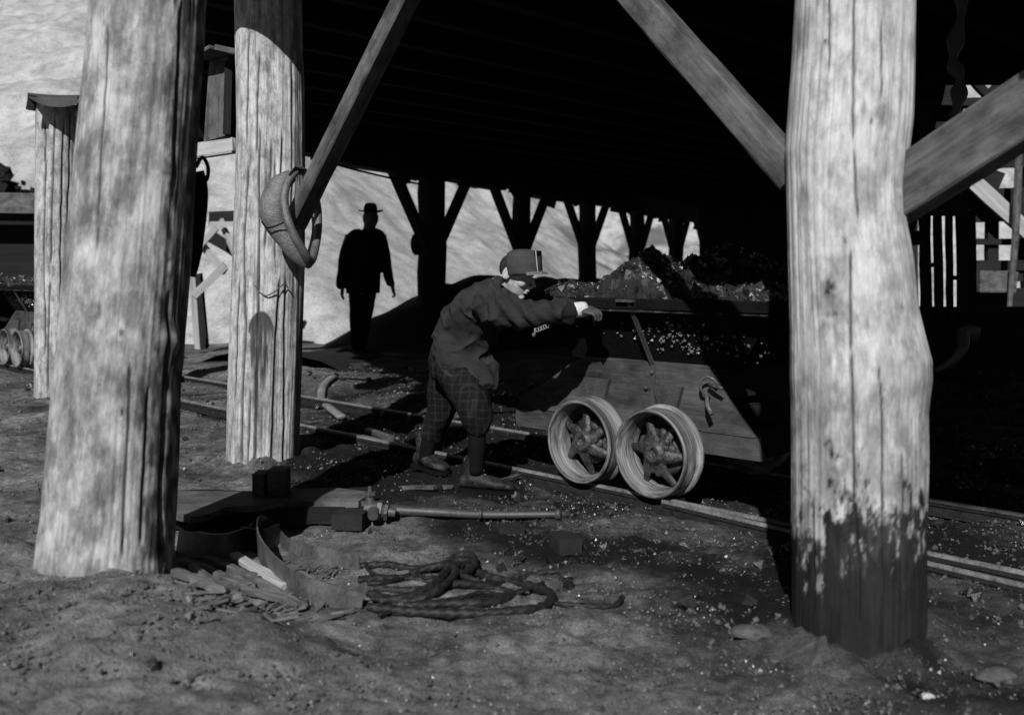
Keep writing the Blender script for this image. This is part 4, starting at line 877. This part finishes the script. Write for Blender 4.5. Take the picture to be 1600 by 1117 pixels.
# ================================================================== HORSE COLLAR
hc = thing('horse_collar', P(470, 415, 4.45), 'old leather horse collar hung over the brace of the cracked post', 'horse collar')
ctr = [(463, 268, 4.47), (449, 285, 4.42), (444, 312, 4.38), (449, 342, 4.36), (462, 372, 4.37), (477, 398, 4.41), (486, 408, 4.48), (493, 385, 4.60), (497, 355, 4.68), (496, 325, 4.72), (488, 292, 4.70), (476, 270, 4.60)]
sp = spline([P(*c) for c in ctr], 6, True)
mb = MB(); mb.tube(sp, .020, 12, close=True); obj('inner_roll', mb, 'leather', hc, smooth=True)
lob = [(456, 274, 4.50, 10, 10), (436, 290, 4.47, 17, 12), (427, 312, 4.45, 20, 12), (426, 336, 4.44, 20, 12), (434, 356, 4.44, 17, 12), (447, 376, 4.44, 14, 11), (460, 395, 4.45, 12, 10), (473, 411, 4.47, 7, 7), (478, 417, 4.48, 3, 3)]
sp = spline([P(a, b, c) for a, b, c, _, _ in lob], 5); w1 = np.interp(np.linspace(0, 1, len(sp)), np.linspace(0, 1, len(lob)), [l[3] for l in lob]); 
mb = MB(); mb.tube(sp, [(x/F*4.45*1.0, x/F*4.45*.62) for x in w1], 16, up=(0, 1, 0)); obj('pad', mb, 'leather', hc, smooth=True)
rob = [(484, 300, 4.78), (491, 322, 4.80), (495, 350, 4.78), (493, 375, 4.72), (487, 398, 4.60), (481, 411, 4.52)]
sp = spline([P(*c) for c in rob], 5); mb = MB(); mb.tube(sp, [(.024, .03)]*len(sp), 12, up=(0, 1, 0)); obj('far_pad', mb, 'leather', hc, smooth=True)
mb = MB(); mb.tube(spline([P(409, 346, 4.40), P(418, 356, 4.385), P(434, 352, 4.38), P(446, 346, 4.37)], 4), .004, 6); obj('seam_strap', mb, 'black_cloth', hc, smooth=True)
mb = MB(); mb.tube([P(452, 276, 4.42), P(462, 262, 4.44), P(474, 268, 4.45)], .008, 7); obj('top_strap', mb, 'black_cloth', hc, smooth=True)
# wire nailed round the post
mb = MB(); wp = [(363, 457), (372, 455), (382, 458), (392, 455), (398, 446), (404, 455), (416, 462), (430, 455), (444, 444), (450, 450)]
def onM(px, py):
    cxm = 417; rm = .178; u = max(-.98, min(.98, (px-417)/56)); d = dM-rm*math.sqrt(1-u*u)-.008; return P(px, py, d)
mb.tube(spline([onM(*q_) for q_ in wp], 5), .0035, 6); obj('wire', mb, 'dark_iron', None, 'thin wire twisted round the collar post below the collar', 'wire', smooth=True)

# ================================================================== PEOPLE
def limb(mb, pts, radii, seg=14, n=5):
    pts = [np.array(p, float) for p in pts]; sp = spline(pts, n); m = len(pts); t = np.linspace(0, m-1, len(sp))
    r1 = np.interp(t, range(m), [r[0] if hasattr(r, '__len__') else r for r in radii]); r2 = np.interp(t, range(m), [r[1] if hasattr(r, '__len__') else r for r in radii])
    return mb.tube(sp, list(zip(r1, r2)), seg)
def sweepf(mb, rows, seg=18):
    """rows: centre, forward half-depth, side half-width, forward vector, side vector"""
    rings = []
    for c, a, b, f, s in rows:
        c, f, s = np.array(c, float), np.array(f, float), np.array(s, float)
        rings.append([tuple(c+f*a*math.cos(q)+s*b*math.sin(q)) for q in [2*math.pi*j/seg for j in range(seg)]])
    return mb.loft(rings)
def bsp(px, py, n): return PN(px, py, n)
boy = thing('person', bsp(715, 768, 2.9)*[1, 1, 0], 'boy in cap, dark jacket and plaid knickers, leaning to push the coal car', 'person')
nrm = lambda v: np.array(v, float)/np.linalg.norm(v)
# joints
pel = bsp(703, 556, 2.94); wai = bsp(716, 522, 2.95); che = bsp(752, 484, 2.97); shc = bsp(776, 464, 2.98); nek = bsp(789, 447, 2.985)
hr = bsp(710, 566, 2.86); hl = bsp(696, 562, 3.03)
kr = bsp(748, 648, 2.86); ar = bsp(744, 742, 2.87)
kl = bsp(688, 652, 2.98); al = bsp(662, 722, 2.95)
hd = bsp(803, 424, 3.0)
fw = nrm([.92, -.20, -.37]); sd = nrm([.24, 1.0, 0.0]); sd = nrm(sd-fw*np.dot(sd, fw)); upv = np.cross(sd, fw); upv = nrm(upv if upv[2] > 0 else -upv)
hrot = Matrix((fw, sd, upv)).transposed()        # local x forward, y far side, z up
def H(x, y, z): return hd+fw*x+sd*y+upv*z
mb = MB()
mb.ball(H(.008, 0, .012), (.074, .062, .074), 20, 14, hrot)                          # skull
sweepf(mb, [(H(.014, 0, .02), .070, .062, fw, sd), (H(.022, 0, -.02), .066, .059, fw, sd), (H(.030, 0, -.055), .056, .050, fw, sd), (H(.040, 0, -.084), .040, .034, fw, sd), (H(.046, 0, -.098), .022, .020, fw, sd)])
mb.ball(H(.072, 0, -.094), (.016, .020, .014), 10, 7, hrot)                            # chin
limb(mb, [H(.088, 0, .004), H(.102, 0, -.020), H(.110, 0, -.034)], [.007, .010, .012], 10)   # nose
mb.ball(H(.098, .0, -.040), (.010, .015, .008), 8, 6, hrot)
for s_ in (-1, 1):
    mb.ball(H(.074, s_*.030, .012), (.014, .020, .009), 8, 6, hrot)                    # brow
    mb.ball(H(.058, s_*.040, -.030), (.022, .020, .022), 10, 7, hrot)                  # cheek
mb.ball(H(.090, 0, -.058), (.010, .022, .006), 8, 6, hrot); mb.ball(H(.086, 0, -.070), (.010, .019, .006), 8, 6, hrot)   # lips
for s_ in (-1, 1):                                                                     # ears
    mb.ball(H(-.014, s_*.064, -.014), (.021, .010, .030), 12, 8, hrot)
limb(mb, [H(-.02, 0, -.03), nek, shc], [(.048, .044), (.044, .042), (.05, .05)])
# arms inside the sleeves, so the body is one figure
sr = bsp(780, 482, 2.86); er = bsp(842, 491, 2.90); wr_ = bsp(905, 484, 3.085)
sl_ = bsp(786, 470, 3.11); el_ = bsp(850, 482, 3.18); wl_ = bsp(908, 483, 3.20)
def hand(mb, w_, d_, palm, side, grip=True):
    """palm box with knuckles, four unequal curled fingers and a side thumb"""
    d_ = nrm(d_); palm = nrm(np.array(palm)-d_*np.dot(palm, d_)); side = np.cross(palm, d_)*side
    k = w_+d_*.062
    sweepf(mb, [(w_-d_*.01, .014, .021, palm, side), (w_+d_*.02, .0135, .029, palm, side), (w_+d_*.05, .0125, .034, palm, side), (k, .010, .032, palm, side)], 12)
    for i, (o, L_, r) in enumerate(((.026, .052, .0080), (.009, .058, .0083), (-.008, .054, .0080), (-.024, .043, .0072))):
        b = k+side*o-d_*.006; c1 = b+d_*L_*.42+palm*L_*.10; c2 = c1+d_*L_*.22+palm*L_*.30; c3 = c2-d_*L_*.04+palm*L_*.30
        limb(mb, [b-d_*.02, b, c1, c2, c3], [r, r, r*.95, r*.9, r*.75], 9, 3)
    b = w_+d_*.022+side*.026; limb(mb, [b-side*.01, b+side*.012+d_*.016, b+side*.014+d_*.036+palm*.012, b+side*.006+d_*.048+palm*.026], [.011, .0105, .009, .0075], 9, 3)
limb(mb, [shc, sr, er, wr_], [.05, .045, .034, .021]); hand(mb, wr_, (T[0]*.9+N[0]*.35, T[1]*.9+N[1]*.35, -.10), (0.15, .25, -.95), -1)
limb(mb, [shc, sl_, el_, wl_], [.05, .045, .034, .021]); hand(mb, wl_, (T[0]*.9+N[0]*.05, T[1]*.9+N[1]*.05, -.10), (0.15, .25, -.95), 1)
limb(mb, [nek, che, wai, pel], [(.07, .06), (.09, .09), (.08, .08), (.09, .09)])
for h_, k_, a_ in ((hr, kr, ar), (hl, kl, al)): limb(mb, [pel, h_, k_, a_], [.06, .040, .014, .009])
body = remesh_obj('body', mb, 'skin', .0034, boy, 2)
co_ = np.array([v.co for v in body.data.vertices])+np.array(boy.location); hs_ = np.minimum(np.linalg.norm(co_-(wr_+nrm([T[0], T[1], 0])*.05), axis=1), np.linalg.norm(co_-(wl_+nrm([T[0], T[1], 0])*.05), axis=1))
setattr_f(body.data, .93*(1-ss(.055, .085, hs_))+.25*ss(.1, .6, fbm(co_[:, 0]*40, co_[:, 1]*40, co_[:, 2]*40, 3, 7)))  # hands darkened in the colour for shade behind the rim as well as soot
# eyes
mb = MB()
for s_ in (-1, 1): mb.ball(H(.078, s_*.030, -.006), (.007, .010, .007), 10, 7, hrot)
obj('eyes', mb, 'pebble', boy, smooth=True)
# hair below the cap
mb = MB(); mb.ball(H(-.004, 0, .014), (.070, .066, .066), 20, 14, hrot)
for s_ in (-1, 1): mb.ball(H(.014, s_*.060, .006), (.010, .008, .022), 10, 7, hrot)
remesh_obj('hair', mb, 'hair', .006, boy, 2, disp=lambda c: .003*fbm(c[:, 0]*60, c[:, 1]*60, c[:, 2]*20, 2, 4))
# coat
mb = MB()
def cr(px, py, n, a, b, tilt):      # ring: a = half depth in px of the back-to-front direction, b = half width in metres
    c = bsp(px, py, n); f = nrm(np.array([T[0]*math.cos(tilt), T[1]*math.cos(tilt), -math.sin(tilt)])); s = np.array([N[0], N[1], 0.0]); return (c, a, b, f, s)
sweepf(mb, [cr(738, 600, 2.92, .120, .130, .15), cr(735, 585, 2.92, .145, .142, .18), cr(727, 560, 2.93, .160, .150, .3), cr(721, 534, 2.94, .148, .140, .5), cr(731, 514, 2.95, .134, .14, .68), cr(747, 493, 2.96, .116, .150, .85), cr(764, 472, 2.97, .104, .156, .95),
            cr(778, 459, 2.975, .078, .13, 1.0), cr(788, 449, 2.98, .056, .072, 1.0)], 26)
limb(mb, [bsp(762, 470, 2.88), sr, bsp(812, 492, 2.86), er, bsp(872, 490, 2.975), bsp(892, 486, 3.045)], [(.078, .085), (.076, .080), (.062, .066), (.056, .060), (.048, .05), (.042, .043)], 18)
limb(mb, [bsp(772, 462, 3.08), sl_, el_, bsp(900, 483, 3.20)], [(.075, .08), (.07, .075), (.054, .056), (.040, .042)], 18)
def crease(c):
    a = .012*fbm(c[:, 0]*9+c[:, 2]*5, c[:, 1]*9, c[:, 2]*11, 3, 14); rdg = 1-np.abs(fbm(c[:, 0]*7-c[:, 2]*9, c[:, 1]*8, c[:, 2]*9+c[:, 0]*8, 2, 15)); b = .013*(rdg**4-.3)
    arm = np.exp(-((c[:, 0]-bsp(800, 480, 2.86)[0])/.12)**2); fold = .010*np.sin(c[:, 0]*95+c[:, 2]*60+3*fbm(c[:, 0]*8, c[:, 1]*8, c[:, 2]*8, 2, 16))*arm
    return a+b+fold
remesh_obj('coat', mb, 'coat', .006, boy, 2, disp=crease)
mb = MB()
for a, b in (((700, 485), (716, 505)), ((737, 462), (700, 486))): pass
mb = MB(); sp = spline([bsp(779, 435, 2.90), bsp(776, 449, 2.87), bsp(787, 462, 2.87), bsp(804, 468, 2.91)], 5); mb.tube(sp, [(.022, .009)]*len(sp), 10, up=(T[0]*.4, T[1]*.4, .8)); mb.tube(spline([bsp(780, 434, 2.92), bsp(786, 436, 3.0), bsp(790, 444, 3.07)], 5), [(.02, .009)]*11, 10, up=(T[0]*.4, T[1]*.4, .8)); obj('collar', mb, 'coat', boy, smooth=True)
mb = MB(); sp = [wr_+(er-wr_)*q_ for q_ in (.22, .06, -.06, -.15)]; mb.tube(sp, [.032, .034, .034, .032], 18); obj('cuff', mb, 'cuff_cloth', boy, smooth=True)
# pocket flap and buttons
# knickers
mb = MB()
sweepf(mb, [cr(714, 545, 2.94, .10, .12, .3), cr(712, 566, 2.94, .112, .13, .2), cr(712, 590, 2.94, .095, .125, .1)], 20)
limb(mb, [bsp(704, 566, 2.88), bsp(722, 596, 2.865), bsp(742, 632, 2.86), bsp(747, 658, 2.865), bsp(744, 676, 2.87)], [(.088, .088), (.088, .086), (.078, .076), (.066, .064), (.044, .044)], 18)
limb(mb, [bsp(702, 566, 3.0), bsp(694, 605, 2.99), bsp(687, 645, 2.98), bsp(679, 668, 2.97), bsp(672, 684, 2.96)], [(.085, .085), (.082, .080), (.070, .068), (.056, .056), (.042, .042)], 18)
remesh_obj('knickers', mb, 'plaid', .0075, boy, 2, disp=lambda c: .008*fbm(c[:, 0]*14, c[:, 1]*14, c[:, 2]*7, 3, 19)+.008*(1-np.abs(fbm(c[:, 0]*10, c[:, 1]*10, c[:, 2]*5, 2, 22)))**3)
for nm_, pts, rr in (('stocking', [bsp(745, 668, 2.87), bsp(745, 700, 2.87), bsp(743, 740, 2.87)], [.040, .041, .034]), ('stocking', [bsp(675, 676, 2.96), bsp(668, 700, 2.955), bsp(663, 722, 2.95)], [.040, .040, .034])):
    mb = MB(); limb(mb, pts, rr, 14, 4); obj(nm_, mb, 'black_cloth', boy, smooth=True)
# boots
def boot(ankle, toe_dir, L_, top_h, lift=0.0, pitch=0.0):
    f = nrm(toe_dir); s = nrm(np.cross(f, [0, 0, 1])); u = np.cross(s, f); a = np.array(ankle, float)
    g0 = np.array([a[0], a[1], lift])
    mb = MB()
    def Q(x, y, z): return g0+f*x+s*y+u*z
    rows = []
    for x, hw, h in ((-.055, .018, .045), (-.045, .030, .060), (-.02, .034, .078), (.015, .036, .080), (.05, .040, .066), (.09, .046, .052), (.125, .045, .044), (.15, .034, .036), (.162, .016, .026)):
        x *= L_/.2; rows.append([tuple(Q(x, hw*math.cos(q), .014+h*(.5+.5*math.sin(q))*(1 if math.sin(q) > -.5 else 1))) for q in [2*math.pi*j/16 for j in range(16)]])
    mb.loft(rows)
    limb(mb, [Q(.0, 0, .05), Q(-.004, 0, .085), a+np.array([0, 0, top_h])], [(.040, .036), (.036, .034), (.040, .040)], 14)
    b = remesh_obj('boot', mb, 'boot', .005, boy, 2, disp=lambda c: .003*fbm(c[:, 0]*30, c[:, 1]*30, c[:, 2]*45, 3, 33))
    sm = MB(); out = [(-.055, .02), (-.05, .034), (-.02, .038), (.02, .036), (.06, .042), (.10, .050), (.135, .047), (.158, .034), (.170, .012)]
    out = [(x*L_/.2, y) for x, y in out]; pl = out+[(x, -y) for x, y in out[::-1]]
    sm.prism(pl, 0.0, .016, lambda x, y, z: tuple(Q(x, y, z))); sm.prism([(-.057*L_/.2, -.03), (-.01, -.034), (-.01, .034), (-.057*L_/.2, .03)], -.012, -.001, lambda x, y, z: tuple(Q(x, y, z)))
    obj('sole', sm, 'black_cloth', boy)
    lc = MB()
    for i in range(5):
        z = .075+i*.020; x = .052-i*.008; lc.tube([Q(x-.004, -.018, z), Q(x+.004, 0, z+.003), Q(x-.004, .018, z)], .0022, 6)
    obj('laces', lc, 'trim', boy, smooth=True)
fz = gz1(*PG(745, 768)[:2]); boot(bsp(740, 742, 2.87)*[1, 1, 0]+[0, 0, .07], (.97, -.28, 0), .235, .075, fz+.010)
boot(bsp(660, 722, 2.95)*[1, 1, 0]+[0, 0, .09], (.80, -.60, -.10), .19, .10, gz1(*PG(662, 745)[:2])+.022)
# cap: round canvas crown, lamp patch in front, short peak
cp = MB(); cu = nrm(np.array([-.06, 0, 1.0])); cf = nrm(np.array([.90, -.44, .0])); cs = nrm(np.cross(cu, cf)); cf = np.cross(cs, cu); cc = bsp(819, 429, 3.0)
def Cq(x, y, z): return cc+cf*x+cs*y+cu*z
sweepf(cp, [(Cq(-.002, 0, .0), .078, .070, cf, cs), (Cq(-.002, 0, .012), .081, .072, cf, cs), (Cq(-.002, 0, .045), .084, .074, cf, cs), (Cq(-.004, 0, .080), .079, .070, cf, cs), (Cq(-.010, 0, .102), .064, .058, cf, cs), (Cq(-.016, 0, .114), .036, .034, cf, cs)], 32)
obj_c = remesh_obj('cap', cp, 'canvas', .005, boy, 2, disp=lambda c: .004*fbm(c[:, 0]*16, c[:, 1]*16, c[:, 2]*16, 3, 24))
mb = MB(); rings = []
for j in range(13):
    a = (-1+2*j/12)*1.05; r0 = .078; r1 = .078+.034*math.cos(a*1.3)
    rings.append([Cq(r0*math.cos(a), .070*math.sin(a), .008), Cq(r1*math.cos(a), .078*math.sin(a), -.004), Cq(r1*math.cos(a), .078*math.sin(a), -.0005), Cq(r0*math.cos(a), .070*math.sin(a), .012)])
mb.loft(rings); obj('peak', mb, 'leather', boy)
mb = MB(); mb.prism([(-.028, .012), (.028, .012), (.028, .100), (-.028, .100)], .078, .088, lambda x, z, y: tuple(Cq(y-.006-.004*abs(x)/.028, x, z))); obj('lamp_patch', mb, 'black_cloth', boy)
mb = MB()
for x in (-.029,): mb.beam(Cq(.080, x, .006), Cq(.076, x, .100), .003, .004, tuple(cf))
mb.beam(Cq(.096, -.034, .003), Cq(.096, .034, .003), .010, .003, tuple(cu)); obj('patch_edging', mb, 'trim', boy)
# ------------------------------------------------------------------ the man
dm = 11.7
man = thing('person', P(570, 548, dm)*[1, 1, 0]+[0, 0, gz1(-1.8, dm)], 'man in a brimmed hat and dark suit, silhouetted against the bright hillside', 'person')
mz = 0
def Q(px, py, dd=0): return P(px, py, dm+dd)
mb = MB()
mb.ball(Q(579, 341), (.098, .11, .122), 16, 12); limb(mb, [Q(579, 346), Q(577, 358), Q(574, 372)], [.07, .075, .10])
mb.ball(Q(582, 343, .09), (.02, .03, .03))
limb(mb, [Q(573, 372), Q(571, 400), Q(569, 440), Q(567, 460)], [(.10, .07), (.10, .07), (.10, .07), (.11, .07)])
armL = [Q(547, 368), Q(536, 400), Q(533, 432), Q(535, 450, -.05)]; armR = [Q(596, 368), Q(603, 400), Q(609, 430), Q(613, 447, -.05)]
for A_ in (armL, armR): limb(mb, A_, [.06, .05, .042, .032])
def mhand(mb, w_, dx):
    w_ = np.array(w_); sweepf(mb, [(w_+[0, 0, .01], .022, .03, (1, 0, 0), (0, 1, 0)), (w_+[dx*.2, 0, -.05], .022, .042, (1, 0, 0), (0, 1, 0)), (w_+[dx*.4, 0, -.09], .018, .042, (1, 0, 0), (0, 1, 0))], 12)
    for i, L_ in enumerate((.07, .078, .072, .058)):
        b = w_+np.array([dx*.4, -.03+.02*i, -.085]); limb(mb, [b, b+[dx*.4-.01*np.sign(dx or 1), 0, -L_*.4], b+[dx*.2-.03*np.sign(dx or 1), 0, -L_*.7]], [.013, .012, .011], 8, 3)
    b = w_+np.array([dx*.2, -.035, -.03]); limb(mb, [b, b+[dx*.5, -.03, -.025], b+[dx*.6, -.035, -.055]], [.013, .011, .009], 8, 3)
mhand(mb, armL[-1], -.01); mhand(mb, armR[-1], .05)
for L_ in ([Q(558, 460), Q(557, 500), Q(558, 540)], [Q(577, 460), Q(570, 500, .1), Q(566, 540, .15)]): limb(mb, L_, [.09, .06, .045])
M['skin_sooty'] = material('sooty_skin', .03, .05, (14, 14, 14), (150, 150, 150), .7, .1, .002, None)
remesh_obj('body', mb, 'skin_sooty', .010, man, 2)
mb = MB()
sweepf(mb, [(Q(577, 357), .055, .055, (1, 0, 0), (0, 1, 0)), (Q(575, 361), .12, .08, (1, 0, 0), (0, 1, 0)), (Q(572, 368), .205, .11, (1, 0, 0), (0, 1, 0)), (Q(571, 385), .225, .13, (1, 0, 0), (0, 1, 0)), (Q(570, 415), .20, .13, (1, 0, 0), (0, 1, 0)), (Q(568, 440), .20, .13, (1, 0, 0), (0, 1, 0)), (Q(567, 458), .205, .13, (1, 0, 0), (0, 1, 0))], 20)
limb(mb, [Q(565, 364), Q(553, 370), Q(541, 397), Q(534, 430), Q(534, 449, -.05)], [.05, .085, .078, .064, .055]); limb(mb, [Q(578, 364), Q(591, 370), Q(600, 397), Q(606, 428), Q(611, 444, -.05)], [.05, .085, .072, .058, .048])
remesh_obj('suit_coat', mb, 'black_cloth', .012, man, 2, disp=lambda c: .01*fbm(c[:, 0]*7, c[:, 1]*7, c[:, 2]*5, 3, 44))
mb = MB()
for L_ in ([Q(559, 452), Q(558, 480), Q(557, 505), Q(558, 541)], [Q(575, 452), Q(573, 480, .03), Q(569, 505, .08), Q(565, 541, .12)]): limb(mb, L_, [.115, .095, .08, .072])
remesh_obj('trousers', mb, 'black_cloth', .012, man, 2, disp=lambda c: .008*fbm(c[:, 0]*8, c[:, 1]*8, c[:, 2]*4, 3, 45))
for c_ in (Q(558, 544), Q(565, 543, .12)):
    mb = MB(); mb.ball(c_+[0, -.06, 0], (.05, .13, .045)); mb.ball(c_, (.055, .07, .06)); remesh_obj('shoe', mb, 'black_cloth', .012, man, 1)
mb = MB(); hc_ = Q(579, 331)
sweepf(mb, [(hc_, .085, .095, (1, 0, 0), (0, 1, 0)), (hc_+[0, 0, .05], .082, .092, (1, 0, 0), (0, 1, 0)), (hc_+[0, 0, .085], .072, .08, (1, 0, 0), (0, 1, 0)), (hc_+[-.003, 0, .105], .05, .05, (1, 0, 0), (0, 1, 0))], 20)
rings = []
for j in range(32):
    a = 2*math.pi*j/32; up_ = .022*abs(math.cos(a))**2; rings.append([hc_+[.07*math.cos(a), .08*math.sin(a), .002], hc_+[.155*math.cos(a), .17*math.sin(a), up_-.008], hc_+[.155*math.cos(a), .17*math.sin(a), up_], hc_+[.07*math.cos(a), .08*math.sin(a), .014]])
mb.loft(rings, False, close=True)
obj('hat', mb, 'black_cloth', man, smooth=True)
